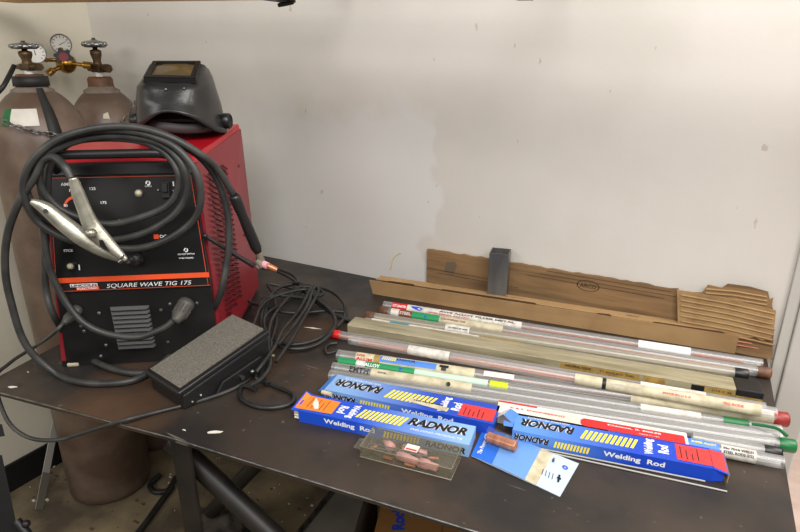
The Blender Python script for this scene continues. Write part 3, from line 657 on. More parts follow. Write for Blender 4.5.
# coiled torch lead over the front, one continuous cable ending in the torch
W_ = lambda px, py, v: WF @ WP(px, py, v)
def cable_thing(name, label, cat, pts, r, m, k=9, group=None, seg=10):
    P = spline(pts, k); o = P[0].copy(); return solo(name, MB().sweep([p-o for p in P], r, seg), m, label, cat, Matrix.Translation(o), group)
coil = [(173,321,-.055),(162,329,-.062),(138,337,-.064),(108,334,-.06),(84,323,-.056),(67,304,-.05),(55,282,-.045),(48,262,-.045),(44,235,-.045),(44,205,-.048),
        (40,185,-.05),(38,168,-.055),(50,150,-.05),(75,141,-.04),(105,138,-.03),(140,141,-.03),(165,153,-.04),(178,172,-.05),(178,190,-.05),(168,205,-.045),(145,216,-.04),(110,224,-.04),(75,216,-.045),(52,202,-.05),
        (40,183,-.06),(44,158,-.062),(62,146,-.05),(90,138,-.04),(125,136,-.035),(160,144,-.045),(181,162,-.06),(188,185,-.06),(182,205,-.055),(165,222,-.05),(135,236,-.045),(100,240,-.045),(65,230,-.05),(40,213,-.055),
        (27,192,-.062),(30,168,-.066),(46,148,-.06),(75,134,-.05),(110,130,-.045),(145,134,-.05),(175,147,-.065),(195,170,-.07),(201,195,-.07),(195,218,-.065),(172,237,-.06),(140,248,-.055),(105,247,-.055),(70,240,-.06),(38,222,-.065),
        (24,196,-.075),(26,172,-.08),(42,150,-.076),(68,135,-.066),(105,127,-.055),(140,128,-.055),(172,138,-.06),(200,154,-.05),(218,170,-.02),(232,192,.0)]
P = [W_(x, y, v) for x, y, v in coil]
th0 = W_(234,195,.0); th1 = W_(258,252,.03); hd = W_(263,262,.035)
Ps = spline(P + [th0], 9)
torch = thing('tig_torch', 'black TIG torch with its thick lead coiled round the welder handle', 'welding torch', Matrix.Translation(th1))
tl = lambda p: Vector(p) - th1
part('lead', MB().sweep([tl(p) for p in Ps], .0074, 12), M['cable'], torch)
dh = (th1-th0)
part('handle', MB().lathe([(0,0),(.010,.0),(.0125,.006),(.0125,.03),(.011,.05),(.0125,dh.length*.6),(.0125,dh.length-.012),(.009,dh.length),(0,dh.length)], tl(th0), dh, 18), M['black_plastic'], torch)
bc0 = W_(205,236,.015); bc1 = W_(254,266,.035); tip = W_(268,266,.02); tipe = W_(277,270,.016)
part('head', MB().sweep(spline([tl(th1), tl(W_(260,257,.032)), tl(W_(262,263,.034)), tl(W_(258,267,.035))], 5), .008, 12).cyl(tl(W_(258,260,.035)), tl(W_(264,266,.028)), .010, seg=16), M['grey_collar'], torch)
part('back_cap', MB().cyl(tl(bc0), tl(bc1), .0045, .006, seg=12).ball(tl(bc0), .0072), M['black_plastic'], torch)
part('nozzle', MB().cyl(tl(W_(263,264,.03)), tl(tip), .009, .0085, seg=16).cyl(tl(tip), tl(tipe), .008, .006, seg=16, mi=1), [M['pink'], M['copper']], torch)

# ground lead: big outer loop, clamp
gl = [(60,161,-.085),(52,157,-.075),(42,162,-.07),(34,178,-.072),(20,200,-.075),(8,232,-.07),(5,265,-.06),(10,298,-.055),(26,345,-.05)]
G = [W_(x, y, v) for x, y, v in gl] + [T(x, y, TOP+.0095) for x, y in ((57,374),(87,383),(131,381))] + [T(158,366,TOP+.0095), T(178,349,TOP+.012), T(198,331,TOP+.02)] + [W_(218,300,-.005), W_(227,262,.0), W_(229,232,.01), W_(226,205,.01), W_(216,178,.0), W_(200,157,-.028), W_(178,144,-.035), W_(150,137,-.02), W_(110,134,-.015), W_(72,142,-.02), W_(52,160,-.03), W_(47,190,-.03), W_(46,225,-.028), W_(45,260,-.03), W_(46,290,-.03), W_(55,318,-.03)] + [T(x, y, TOP+.0095) for x, y in ((75,346),(96,362),(120,371),(140,373),(160,370))] + [T(185,352,TOP+.010), T(205,338,TOP+.0095)]
clampo = W_(91,233,-.11)
gc = thing('ground_clamp', 'silver spring ground clamp with black lead hanging on the front of the welder', 'clamp', Matrix.Translation(clampo))
cl = lambda p: Vector(p) - clampo
part('lead', MB().sweep([cl(p) for p in spline([W_(71,178,-.1), W_(66,168,-.095)] + G, 9)], .0076, 12), M['cable'], gc)
def arm(pxs, widths, v0, th, name):
    """open channel-shaped clamp arm: centre line in sight-line pixels, half widths in metres"""
    cs = spline([W_(x, y, v0) for x, y in pxs], 5); ws = []
    n = len(cs)
    for i in range(n):
        t = i/(n-1)*(len(widths)-1); j = min(int(t), len(widths)-2); ws.append(widths[j] + (widths[j+1]-widths[j])*(t-j))
    f = (EYE - clampo).normalized(); vs = []; fs = []
    for i, c in enumerate(cs):
        d = (cs[min(i+1,n-1)] - cs[max(i-1,0)]).normalized(); s_ = d.cross(f).normalized(); w = ws[i]
        sec = [(-w, -th), (-w, -.001), (-w*.75, th*.45), (-w*.3, th*.62), (w*.3, th*.62), (w*.75, th*.45), (w, -.001), (w, -th)]
        for (a, h) in sec: vs.append(cl(c) + s_*a + f*h)
    for i in range(n-1):
        for k in range(8): fs.append((i*8+k, i*8+(k+1) % 8, (i+1)*8+(k+1) % 8, (i+1)*8+k))
    fs += [list(range(8))[::-1], list(range((n-1)*8, n*8))]
    return part(name, MB().add(vs, fs, 0, True), M['cast'], gc)
arm([(31,201),(45,208),(62,222),(80,236),(98,248),(114,256),(124,260)], [.005,.013,.016,.017,.014,.010,.006], -.10, .012, 'jaw')
arm([(73,178),(78,193),(85,211),(92,226),(104,240),(117,252),(126,260)], [.008,.012,.013,.016,.015,.010,.005], -.118, .010, 'jaw')
pv_ = W_(91,233,-.135)
part('pivot', MB().ball(cl(pv_), .011, sc=(1,1,.9)).cyl(cl(pv_), cl(pv_)+(W_(91,233,-.095)-pv_), .006), M['cast'], gc)
part('hang_hole', MB().cyl(cl(W_(45.5,211,-.1135)), cl(W_(45.5,211,-.112)), .0042, seg=14), M['print_black'], gc)
part('jaw_slot', MB().add([cl(W_(x,y,-.129)) for x, y in ((99,240),(103,240),(106,246),(110,252),(104,249),(100,246))], [(0,1,2,3,4,5)]), M['print_black'], gc)
part('tip_bolt', MB().cyl(cl(W_(121,256,-.122)), cl(W_(128,262,-.11)), .006, seg=6).cyl(cl(W_(119,262,-.12)), cl(W_(126,258,-.12)), .004, seg=6), M['steel'], gc)

# ------------------------------------------------------------------ helmet on the hood
ho = WF @ Vector((.25, .27, ZT+.03))
HP = lambda px, py, v: V(px, py, WO + WN*v, WN)
hel = thing('welding_helmet', 'black welding helmet lying face up on top of the red welder', 'welding helmet', Matrix.Translation(ho))
hl = lambda p: Vector(p) - ho
hr = Vector((RX[0], RY[0], RZ[0])).normalized()
# rings given as sight-line corners at depths behind the welder front
def ringpts(cs, k=6): return spline([HP(x, y, v) for x, y, v in cs], k, True)
rings = [
 [(152,64,.27),(176,64,.27),(201,64,.27),(207,68,.31),(206,68,.36),(180,66,.37),(155,66,.36),(150,66,.31)],
 [(145,79,.215),(170,79,.215),(194,80,.215),(207,76,.27),(211,76,.36),(182,72,.38),(150,74,.37),(143,78,.30)],
 [(140,86,.20),(168,87,.195),(194,87,.20),(210,85,.265),(214,86,.37),(184,80,.39),(146,82,.385),(138,86,.29)],
 [(138,102,.195),(165,102,.175),(192,104,.185),(212,104,.25),(220,104,.37),(184,96,.40),(140,98,.395),(137,102,.29)],
 [(139,128,.20),(162,113,.165),(190,117,.165),(214,131,.215),(226,132,.33),(190,126,.39),(140,127,.385),(137,126,.30)],
]
RR = [ringpts(r_) for r_ in rings]; n = len(RR[0]); vs = []; fs = []
sub = []
for i in range(len(RR)-1):
    for q in range(4): sub.append([RR[i][k].lerp(RR[i+1][k], q/4) for k in range(n)])
sub.append(RR[-1])
for g in sub: vs += [hl(p) for p in g]
for i in range(len(sub)-1):
    for k in range(n): fs.append((i*n+k, i*n+(k+1) % n, (i+1)*n+(k+1) % n, (i+1)*n+k))
cen = hl(HP(178,96,.28))
inner = [p + (cen-p).normalized()*.0035 for p in vs]; o = len(vs)
fi = [tuple(j+o for j in f[::-1]) for f in fs]
edge = [((len(sub)-1)*n+k, (len(sub)-1)*n+(k+1) % n, o+(len(sub)-1)*n+(k+1) % n, o+(len(sub)-1)*n+k) for k in range(n)]
top = [list(range(n))[::-1]]
part('shell', MB().add(vs+inner, fs+fi+edge, 0, True).add(vs[:n], top), M['helmet'], hel)
def slab(cs, th, nm, m, par=hel, mi_=0):
    p = [hl(HP(x, y, v)) for x, y, v in cs]; nn = (p[1]-p[0]).cross(p[2]-p[1]).normalized()
    if nn.dot(hl(EYE)) < 0: nn = -nn
    return p, nn
# lens frame (four bars) and lens
p, nn = slab([(144,79,.205),(196,80,.205),(201,63,.275),(153.5,63,.275)], .01, '', None)
pin_ = [p[0].lerp(p[2], .12), p[1].lerp(p[3], .12), p[2].lerp(p[0], .09), p[3].lerp(p[1], .09)]
fb = MB()
for i in range(4):
    j = (i+1) % 4; fb.hexa([p[i]-nn*.006, p[j]-nn*.006, pin_[j]-nn*.006, pin_[i]-nn*.006, p[i]+nn*.006, p[j]+nn*.006, pin_[j]+nn*.006, pin_[i]+nn*.006])
fr_ = part('lens_frame', fb, M['black_plastic'], hel)
part('lens', MB().add([q+nn*.0015 for q in pin_], [(0,1,2,3)]), M['glass_dark'], fr_)
part('lens_flange', MB().hexa([hl(HP(143,82,.203)), hl(HP(195,83,.203)), hl(HP(198,83,.23)), hl(HP(143,82,.23)), hl(HP(144,78,.201)), hl(HP(195,79,.201)), hl(HP(199,78,.23)), hl(HP(144,77,.23))]), M['black_plastic'], fr_)
for (x, y, v) in ((166,89.5,.188), (184,88.5,.19)): part('rivet', MB().ball(hl(HP(x,y,v)), .0032), M['steel'], hel)
for (x, y, v, r_) in ((228,121,.30,.020), (134,120,.26,.017)):
    c_ = hl(HP(x, y, v)); s_ = hr if x > 200 else -hr
    part('pivot_knob', MB().lathe([(0,-.014),(r_*.9,-.014),(r_,-.01),(r_,.004),(r_*.8,.008),(r_*.75,.004),(0,.004)], c_, s_, 22).cyl(c_, c_-s_*.03, .007), M['black_plastic'], hel)
hb = [HP(x, y, v) for x, y, v in ((143,127,.24),(160,128,.20),(185,130,.20),(205,129,.22),(216,127,.30))]
hbs = spline(hb, 6); vs = []; fs = []
for i, c_ in enumerate(hbs):
    for dz, dn in ((0,0),(.022,.0),(.022,.003),(0,.003)): vs.append(hl(c_) + Vector((0,0,dz-.008)) + WN*dn)
for i in range(len(hbs)-1):
    for k in range(4): fs.append((i*4+k, (i+1)*4+k, (i+1)*4+(k+1) % 4, i*4+(k+1) % 4))
part('headband', MB().add(vs, fs, 0, True), mat('headband_grey', (60, 56, 56), .6), hel)

# ------------------------------------------------------------------ foot pedal
pa = T(152, 389); pb = T(184, 411); pd = pb - pa; PF = frame(pa, pd)
for q in ((228,314),(265,330),(148,379),(180,403)): 
    for h in (.045,.10): print('ped', q, h, [round(c,3) for c in PF.inverted() @ T(*q, TOP+h)])
ped = thing('foot_pedal', 'black wedge foot pedal with grey ribbed pad on the bench in front of the welder', 'foot pedal', PF)
PW = pd.length; PLn = .222
body = MB().hexa([(0,0,.0),(PW,0,.0),(PW,PLn,.0),(0,PLn,.0),(0,.0,.034),(PW,.0,.034),(PW,PLn,.088),(0,PLn,.088)], bev=.006)
part('body', body, M['black_plastic'], ped)
s_ = (.088-.034)/PLn
part('tread_plate', MB().hexa([(-.004,-.008,.034),(PW+.004,-.008,.034),(PW+.004,PLn,.034+s_*PLn),(-.004,PLn,.034+s_*PLn),(-.004,-.008,.047),(PW+.004,-.008,.047),(PW+.004,PLn,.047+s_*PLn),(-.004,PLn,.047+s_*PLn)], bev=.004), M['black_plastic'], ped)
part('pad', MB().hexa([(.003,.002,.046),(PW-.008,.002,.046),(PW-.008,PLn-.008,.046+s_*PLn),(.003,PLn-.008,.046+s_*PLn),(.003,.002,.0505),(PW-.008,.002,.0505),(PW-.008,PLn-.008,.0505+s_*PLn),(.003,PLn-.008,.0505+s_*PLn)]), M['pad'], ped)
part('side_lever', MB().hexa([(PW+.001,.07,.006),(PW+.009,.07,.006),(PW+.009,.21,.012),(PW+.001,.21,.012),(PW+.001,.09,.03),(PW+.009,.09,.03),(PW+.009,.19,.05),(PW+.001,.19,.05)], bev=.002), M['black_satin'], ped)
part('bolt', MB().cyl((PW+.009,.135,.022),(PW+.016,.135,.022),.005,seg=6).ball((PW+.001,.04,.018),.004).ball((PW+.001,.02,.012),.003).ball((PW+.014,.16,.026),.006), M['steel'], ped)

# ------------------------------------------------------------------ thin leads
z_ = TOP + .0045
PFw = lambda x, y, z: PF @ Vector((x, y, z))
hang = [W_(60,326,-.05), W_(48,337,-.06)] + [T(x, y, TOP+.012) for x, y in ((26,352),)] + [T(4,368,TOP+.006)]
e_ = T(-2, 378)
cable_pts = [W_(64,322,-.05), W_(52,335,-.055), T(36,347,TOP+.008), T(20,356,TOP+.006), T(5,367,TOP+.004), T(-3,378,TOP-.0),
             e_+Vector((-.03,-.02,-.04)), ]
def near(px, py, d): return at_depth(px, py, d)
dd = depth_of(e_)
cable_pts = [W_(64,322,-.05), W_(54,333,-.055), T(36,346,TOP+.012), T(18,357,TOP+.006), T(6,366,TOP+.006), T(-2,373,TOP+.004), near(-3,384,dd-.02), near(-1,400,dd-.05), near(10,424,dd-.07), near(30,438,dd-.08), near(57,440,dd-.09), near(80,434,dd-.10), T(120,421.5,TOP+.010), T(153,413,TOP+.006), T(196,402,TOP+.005), T(235,388,TOP+.005), T(256,372,TOP+.005), T(264,355,TOP+.005), T(268,335,TOP+.02), PFw(PW*.7,PLn+.03,.03), PFw(PW*.5,PLn-.004,.03)]
cable_thing('pedal_cable', 'grey cable drooping over the left front edge of the bench to the pedal', 'cable', cable_pts, .0042, M['cable'])
def tangle(pts, label, r=.0050, z0=0.0, m='thin_cable'):
    P = [T(x, y, TOP + r + .0004 + (q[0] if q else 0) + z0) for (x, y, *q) in pts]; cable_thing('thin_cable', label, 'cable', P, r, M[m], 8)
tangle([(256,390),(243,386),(240,397),(252,405),(270,408),(290,404),(293,395),(280,388),(262,381),(256,376,.006),(262,360,.012),(270,344,.02),(276,325,.02),(276,308,.02),(272,292,.02),(268,284,.03),(281,286,.02),(300,290,.01),(318,300),(334,312),(345,318),(350,322)], 'thin black cable looping forward on the bench beside the pedal', .0050)
tangle([(268,384),(262,372,.01),(266,352,.012),(263,335,.012),(264,318,.02),(268,303,.02),(276,290,.02),(292,284,.02),(310,286,.015),(330,291,.01),(343,302,.006),(345,315,.0),(338,326,.002),(320,338,.0),(300,344,.0),(280,343,.003),(268,333,.01),(264,320,.03),(272,310,.02),(290,300,.02),(305,288,.028)], 'black cable lying in a wide ring over the middle of the bench', .0050, .006)
tangle([(262,300,.0),(275,294,.01),(300,298,.012),(322,295,.008),(318,289,.014),(300,287,.028),(290,296,.026),(278,310,.024),(270,325,.03),(268,345,.024),(270,365,.016),(262,378,.014),(250,386,.02)], 'black cable crossing over the tangle behind the pedal', .0048, .012)
tangle([(312,286,.034),(305,300,.03),(296,315,.02),(283,330,.02),(274,348,.022),(264,362,.03),(256,372,.022)], 'black cable running diagonally across the tangle towards the pedal', .0048, .012)
tangle([(262,268,.03),(280,270,.02),(295,277,.012),(302,290,.02),(320,302,.02),(334,316,.02),(333,330,.012),(318,344,.006),(296,349,.006),(276,345,.01),(263,332,.02),(262,312,.026),(270,296,.026),(285,285,.02),(300,283,.03)], 'black cable arching nearest the wall behind the tangle', .0048, .004)
tangle([(232,345,.0),(226,320,.05),(228,300,.06),(240,278,.05),(256,268,.045),(270,269,.03),(285,275,.02),(298,284,.02),(310,297,.014),(330,312,.014),(352,322,.002),(354,328,.001)], 'black cable rising along the red side of the welder', .0048, .002)
tangle([(240,276,.05),(240,290,.03),(250,302,.02),(262,306,.02),(282,312,.016),(300,313,.012),(325,311,.008),(344,312,.004)], 'black cable running straight out of the tangle to the right', .0044, .002)
tangle([(248,338,.03),(256,318,.03),(262,302,.034),(272,296,.034),(296,297,.03),(314,300,.026),(308,290,.034),(290,292,.036),(268,300,.036),(256,315,.03),(250,335,.02)], 'black cable in a small flat loop on top of the tangle', .0046, .008)
tangle([(278,345,.02),(292,328,.024),(306,308,.03),(314,288,.036),(318,292,.03),(304,318,.024),(290,342,.016),(276,362,.014)], 'black cable doubled back in a narrow hairpin over the tangle', .0046, .010)
# small pale scrap near the cables
solo('paper_scrap', MB().box((-.011,-.004,0),(.011,.004,.004), bev=.0015), M['cream'], 'tiny cream scrap on the bench beside the foot pedal', 'scrap', Matrix.Translation(T(270,356,TOP+.0002)) @ Matrix.Rotation(.3,4,'Z'))
solo('chalk_streak', MB().prism([(0,0),(.03,-.003),(.055,-.001),(.03,.003)], 0, .0004), M['white_card'], 'white chalk streak on the bench inside the ring of cables', 'mark', frame(T(303,327,TOP+.0002), T(330,330)-T(303,327)))

# ------------------------------------------------------------------ filler rod tubes
tube_log = []
shorts = {}
for k_, v_ in {'rearmost fille':'rearmost tube beside the open cardboard carton','brown-capped f':'tube with brown caps at both ends','tube with brow':'tube with one brown and one black cap','slim tube with':'slim tube next to the long dusty box','red left-cappe':'tube with the bright red left cap','round-ended cl':'tube with the blank white label','widest tube wi':'widest tube with the worn red right cap','slim green-lab':'slim tube with the lime tape band','tube with bold':'tube with the bold black lettering','green-capped c':'green-capped clear tube','short black-ca':'short black-capped tube at the right bench edge','frontmost tube':'frontmost tube with yellow and blue sticker'}.items(): shorts[k_] = v_
def rod_tube(name, label, L, R, z=.012, r=.012, bands=(), caps=(None, None), rods=(), texts=(), body='clear', group='clear plastic tubes of filler rod', rod_label=None, extra=None, short=None):
    a = T(L[0], L[1], TOP+z+.0003); b = T(R[0], R[1], TOP+z+.0003); ln = (b-a).length
    Fb = frame(a - Vector((0,0,r)), b-a); tube_log.append((label, a, b, r))
    t = thing(name, label, 'tube', Fb, group)
    x0 = .018 if caps[0] else 0; x1 = ln - (.018 if caps[1] else 0)
    m = MB().sweep([(x0*.4,0,r),(ln*.33,0,r),(ln*.66,0,r),(ln-(ln-x1)*.4,0,r)], r, 28, caps=False)
    for x in (x0*.4, ln-(ln-x1)*.4): m.lathe([(r*.9,0),(r,0)], (x,0,r), (1,0,0), 20)
    part('tube_wall', m, M[body], t)
    for s_, c in enumerate(caps):
        if not c: continue
        xa, xb = (0, .034) if s_ == 0 else (ln, ln-.034); d = 1 if s_ == 0 else -1
        cm = MB().lathe([(0,0),(r*.95,0),(r*1.08,.002),(r*1.08,.026),(r*1.0,.028)], (xa,0,r), (d,0,0), 20)
        part('end_cap', cm, M[c], t, c.replace('_cap','').replace('_',' ').split(' plastic')[0] + ' end cap')
    th0_ = math.radians(-48)
    def wrap(p): 
        th_ = p.y/(r+.0006) ; return Vector((p.x, math.sin(th_+th0_)*(r+.0006+p.z), r + math.cos(th_+th0_)*(r+.0006+p.z)))
    pxx = lambda px: max(0.0, min(ln, (T(px, L[1]+(R[1]-L[1])*(px-L[0])/(R[0]-L[0]), TOP+z)-a).dot((b-a).normalized())))
    for bi, (xa, xb, c) in enumerate(bands):
        xa, xb = pxx(xa), pxx(xb)
        part('label_sleeve', MB().sweep([(xa,0,r),(xb,0,r)], r*1.015, 20, caps=False), M[c], t, M[c].name.replace('_',' '))
    if texts:
        tm = MB(); mats_ = []
        for (s, xa, xb, h, off, c) in texts:
            if M[c] not in mats_: mats_.append(M[c])
            xa, xb = pxx(xa), pxx(xb)
            text(tm, s, (xa, off-h/2, .0003), (1,0,0), (0,1,0), xb-xa, h, mats_.index(M[c]), .03, 0, .0002, wrap)
        part('label_lettering', tm, mats_, t)
    if extra: extra(t, pxx, r, wrap)
    k = 0; nr = len(rods)
    for (c, ln_f) in rods:
        ang = 2*PI*k/max(1,nr) + .5; ro = .0014; rad = r*.9 - ro - .0022 - (0 if k % 2 else .0026); yy, zz = math.cos(ang)*rad*.8, -abs(math.sin(ang))*rad*.75
        xa = .02 + random.random()*.01; xb = min(ln-.02, xa + ln_f*ln)
        o_ = solo('filler_rod', MB().cyl((0,0,0),(xb-xa,0,0), ro, seg=6), M[c], (rod_label or ('bare metal filler rod inside the ' + shorts[label[:14]])), 'filler rod', Fb @ Matrix.Translation((xa, yy, r+zz-.0005)), 'filler rods in the ' + shorts[label[:14]])
        k += 1
    return t
CU = [('copper_rod', .93)]*3; GY = [('grey_rod', .93)]*4
def quadz(c, x0f, x1f, h, off):
    pass
rod_tube('rod_tube', 'rearmost filler rod tube with red and white label, against the open cardboard carton', (384,305), (762,364), bands=((393,408,'red'),(408,522,'paper'),(638,690,'print_white')), rods=CU+[('grey_rod',.9)], texts=(('CUT LENGTHS',394,407,.007,0,'print_white'),('AWS ALLOY FILLER METAL',440,515,.005,.003,'print_black'),('WELDING ALLOY',430,470,.004,-.004,'print_red')),
         extra=lambda t, f, r, w: part('blue_mark', MB().add([w(Vector((f(x),y,.0006))) for x,y in ((412,.006),(420,.007),(424,.002),(421,-.005),(416,-.002),(413,.001))], [(0,1,2,3,4,5)][:1]), M['print_blue'], t))
rod_tube('rod_tube', 'brown-capped filler rod tube with white, brown and green label, second from the carton', (380,310.5), (771,373.5), bands=((392,400,'paper'),(400,413,'brown_txt'),(413,440,'green'),(440,468,'cream'),(468,503,'cream')), caps=('brown_cap','brown_cap'), rods=CU, texts=(('STEEL',401,412,.008,0,'paper'),('COPPERED 70S',442,466,.005,.002,'brown_txt'),('A',425,428,.009,0,'print_blue')))
rod_tube('rod_tube', 'tube with brown left cap and black right cap behind the long dusty box', (366,315.5), (748,375), z=.0125, bands=((446,470,'paper'),), caps=('brown_cap','black_plastic'), rods=[('cream',.6),('cream',.9),('grey_rod',.9)], texts=(('ALUMINUM 4043',449,468,.004,0,'print_black'),), body='clear_dusty')
rod_tube('rod_tube', 'slim tube with white and teal label between the capped tubes and the dusty box', (366,320.5), (712,378), z=.009, r=.009, bands=((372,390,'paper'),(390,409,'teal'),(409,479,'paper'),(481,521,'tan_sticker')), rods=[('grey_rod',.9)]*3, texts=(('WELD',374,388,.005,0,'print_black'),('FILLER',393,406,.004,0,'print_white'),('SUPER MISSILE ROD',415,470,.003,0,'print_black')))
# long dusty square box with black end
a = T(347, 333.5, TOP+.0005); b = T(762, 405, TOP+.0005); BL = (b-a).length; BF = frame(a, b-a); BI = BF.inverted()
for q in ((348,318),(735,382),(560,345)): print('box top', [round(c,3) for c in BI @ T(*q, TOP+.027)])
bw = .052; bh = .027
lb_ = thing('rod_box', 'long dusty clear square rod box with black end cap among the tubes', 'box', BF)
capx = (BI @ T(735,402,TOP)).x
part('box_body', MB().box((0,0,0),(capx,bw,bh), bev=.003), M['dusty_box'], lb_)
part('end_cap', MB().box((capx,-.001,.012),(BL,bw+.001,bh+.001), bev=.002), M['black_plastic'], lb_)
part('cap_label', MB().box((capx,-.0005,0),(BL-.001,bw,.0118)), M['tan_sticker'], lb_)
bt = MB(); bs = MB()
fx = lambda px: (BI @ T(px, 333.5+71.5*(px-347)/415., TOP)).x
for (xa, xb) in ((560,594),(596,638),(642,664),(700,706),(709,733)):
    xa, xb = fx(xa), fx(xb); part('sticker', MB().add([(xa,-.0004,.006),(xb,-.0004,.006),(xb,-.0004,bh-.005),(xa,-.0004,bh-.005)], [(0,1,2,3)]), M['tan_sticker'], lb_)
text(bt, 'WELDING RODS', (fx(564),-.0006,.013), X_, Zv, fx(590)-fx(564), .006, 0, .03); text(bt, 'STAINLESS 308L', (fx(599),-.0006,.013), X_, Zv, fx(634)-fx(599), .005, 0, .0)
text(bt, '1/16 X 36', (fx(711),-.0006,.013), X_, Zv, fx(730)-fx(711), .005, 0, .0); text(bt, 'ER 308 3/32', (capx+.006,-.0009,.003), X_, Zv, BL-capx-.014, .006, 0, .02)
fxx = fx(690); bt.box((fxx,-.0008,.008),(fx(703),-.0003,bh-.006))
part('lettering', bt, M['print_black'], lb_)
part('edge_highlight', MB().box((0.005,-.0006,bh-.0035),(capx-.004,.0,bh-.0025)), M['cream'], lb_, 'painted pale highlight along the front edge')  # cream strip paints a highlight onto the box's upper front edge
rod_tube('rod_tube', 'red left-capped tube of copper rods lying along the front of the dusty box', (331,333.5), (765,407.5), z=.0105, r=.0105, bands=((640,664,'print_white'),(664,705,'paper'),), caps=('red',None), rods=CU+CU, texts=(('STAINLESS',642,662,.003,.0,'print_red'),('SILICON BRONZE',668,702,.005,.0,'print_red')))
rod_tube('rod_tube', 'round-ended clear tube with blank white label riding on top of two others', (350,339.5), (776,413.5), z=.0365, r=.0115, bands=((409,450,'paper'),(575,602,'cream'),(602,606,'print_black'),(606,760,'cream')), rods=CU, body='clear', texts=(('COMMERCIAL GRADE',610,640,.004,0,'grey_rod'),('MADE IN U S A',662,690,.004,0,'print_red'),('TIG RODS',722,742,.005,0,'print_red')))
rod_tube('rod_tube', 'widest tube with cream label, blue and yellow sticker and worn red right cap', (338,355), (788,420), z=.0135, r=.0135, bands=((357,375,'cream'),(375,381,'tan_sticker'),(381,475,'cream'),(630,772,'cream')), caps=(None,'dark_red'), rods=[('copper_rod',.9),('grey_rod',.9)], body='clear',
         texts=(('5356',358,366,.006,.005,'print_red'),('ALUM',358,374,.007,-.004,'print_red'),('RADNOR',397,416,.006,.007,'print_black'),('TIG WELDING ALLOY',650,700,.004,.004,'print_red'),('MADE BY',740,760,.004,.0,'print_red')),
         extra=lambda t, f, r, w: (part('sticker', MB().add([w(Vector((f(381)+(f(437)-f(381))*i/10, y, .0004))) for i in range(11) for y in (-.004,.0,.005,.011)], [(i*4+k, (i+1)*4+k, (i+1)*4+k+1, i*4+k+1) for i in range(10) for k in range(3)]), M['blue_label'], t, 'blue sticker'),
            part('sticker_stripes', MB().add([w(Vector((f(x), y, .0008))) for x0 in range(383,396,2) for x, y in ((x0,.0015),(x0+1.3,.0015),(x0+2.3,.009),(x0+1,.009))], [(4*i,4*i+1,4*i+2,4*i+3) for i in range(7)]), M['print_yellow'], t),
            part('emblem', MB().add([w(Vector((f(x), y, .0008))) for x, y in ((440,.009),(449,.009),(449,.003),(447,.003),(447,-.004),(442,-.004),(442,.003),(440,.003))], [(0,7,6,5,4,3,2,1)[::-1]]), M['print_black'], t),
            part('paper_tag', MB().add([w(Vector((f(x), y, .0018))) for x, y in ((484,-.002),(514,-.002),(514,.009),(484,.009))], [(0,1,2,3)]), M['white_card'], t)))
rod_tube('rod_tube', 'slim green-labelled tube with lime tape band next to the widest tube', (339,361), (781,430), z=.010, r=.0092, bands=((338,357,'green'),(357,366,'paper'),(366,415,'green'),(415,488,'pale_green'),(490,508,'lime'),(640,700,'paper'),(722,748,'green_cap')), rods=GY, texts=(('US ALLOY',359,381,.008,0,'print_white'),('T',399,403,.009,0,'print_blue')))
rod_tube('rod_tube', 'tube with bold black lettering and cream label beside the green-labelled tube', (333,367), (781,437.5), z=.012, r=.0115, bands=((372,472,'cream'),), rods=GY, texts=(('EMTH',351,370,.012,.0,'print_black'),('ROCKWELL',379,388,.004,.002,'print_black')),
         extra=lambda t, f, r, w: part('emblem', MB().add([w(Vector((f(449)+math.cos(i*PI/5)*.005, math.sin(i*PI/5)*.005, .0006))) for i in range(10)], [list(range(10))]), M['print_black'], t))
rod_tube('rod_tube', 'green-capped clear tube of grey rods behind the printed cartons', (330,375), (795,446.5), z=.012, r=.0118, caps=(None,'green_cap'), rods=GY)
rod_tube('rod_tube', 'short black-capped tube at the right bench edge beside the green cap', (692,437.5), (781,453.5), z=.0105, r=.0105, caps=(None,'black_plastic'), rods=[('grey_rod',.8)]*3)
rod_tube('rod_tube', 'frontmost tube at the right with yellow and blue sticker and printed white label', (672,441.5), (783,462.5), z=.0115, r=.0115, bands=((684,686,'paper'),(686,718,'blue_label'),(720,755,'paper')), rods=[('grey_rod',.8)]*3,
         texts=(('SUPER ALLOY',690,715,.004,.006,'print_yellow'),('No 7018 WELD',722,752,.005,.005,'print_black'),('STEEL RODS 3/32',722,752,.005,-.002,'print_black')))
g0 = T(787, 446, TOP+.03)
cable_thing('cap_strap', 'green rubber strap arching over the tube ends at the right edge', 'strap', [T(752,424,TOP+.026), T(766,426,TOP+.032), T(778,429,TOP+.036), T(787,436,TOP+.034)], .003, M['green_cap'])
# black twisted stub at left ends
cable_thing('cable_stub', 'black twisted rubber stub between the left ends of the tubes', 'cable', [T(337,343,TOP+.006), T(330,344,TOP+.006), T(325,348,TOP+.008), T(327,353,TOP+.006), T(334,352,TOP+.006), T(337,349,TOP+.012)], .004, M['thin_cable'])
for i in range(len(tube_log)):
    for j in range(i+1, len(tube_log)):
        A_, B_ = tube_log[i], tube_log[j]; best = 9
        for k in range(41):
            p = A_[1].lerp(A_[2], k/40); d = (B_[2]-B_[1]); t_ = max(0, min(1, (p-B_[1]).dot(d)/d.dot(d))); best = min(best, (p-(B_[1]+d*t_)).length - A_[3]-B_[3])
        if best < .002: print('TUBE', round(best*1000,1), A_[0][:40], '|', B_[0][:40])

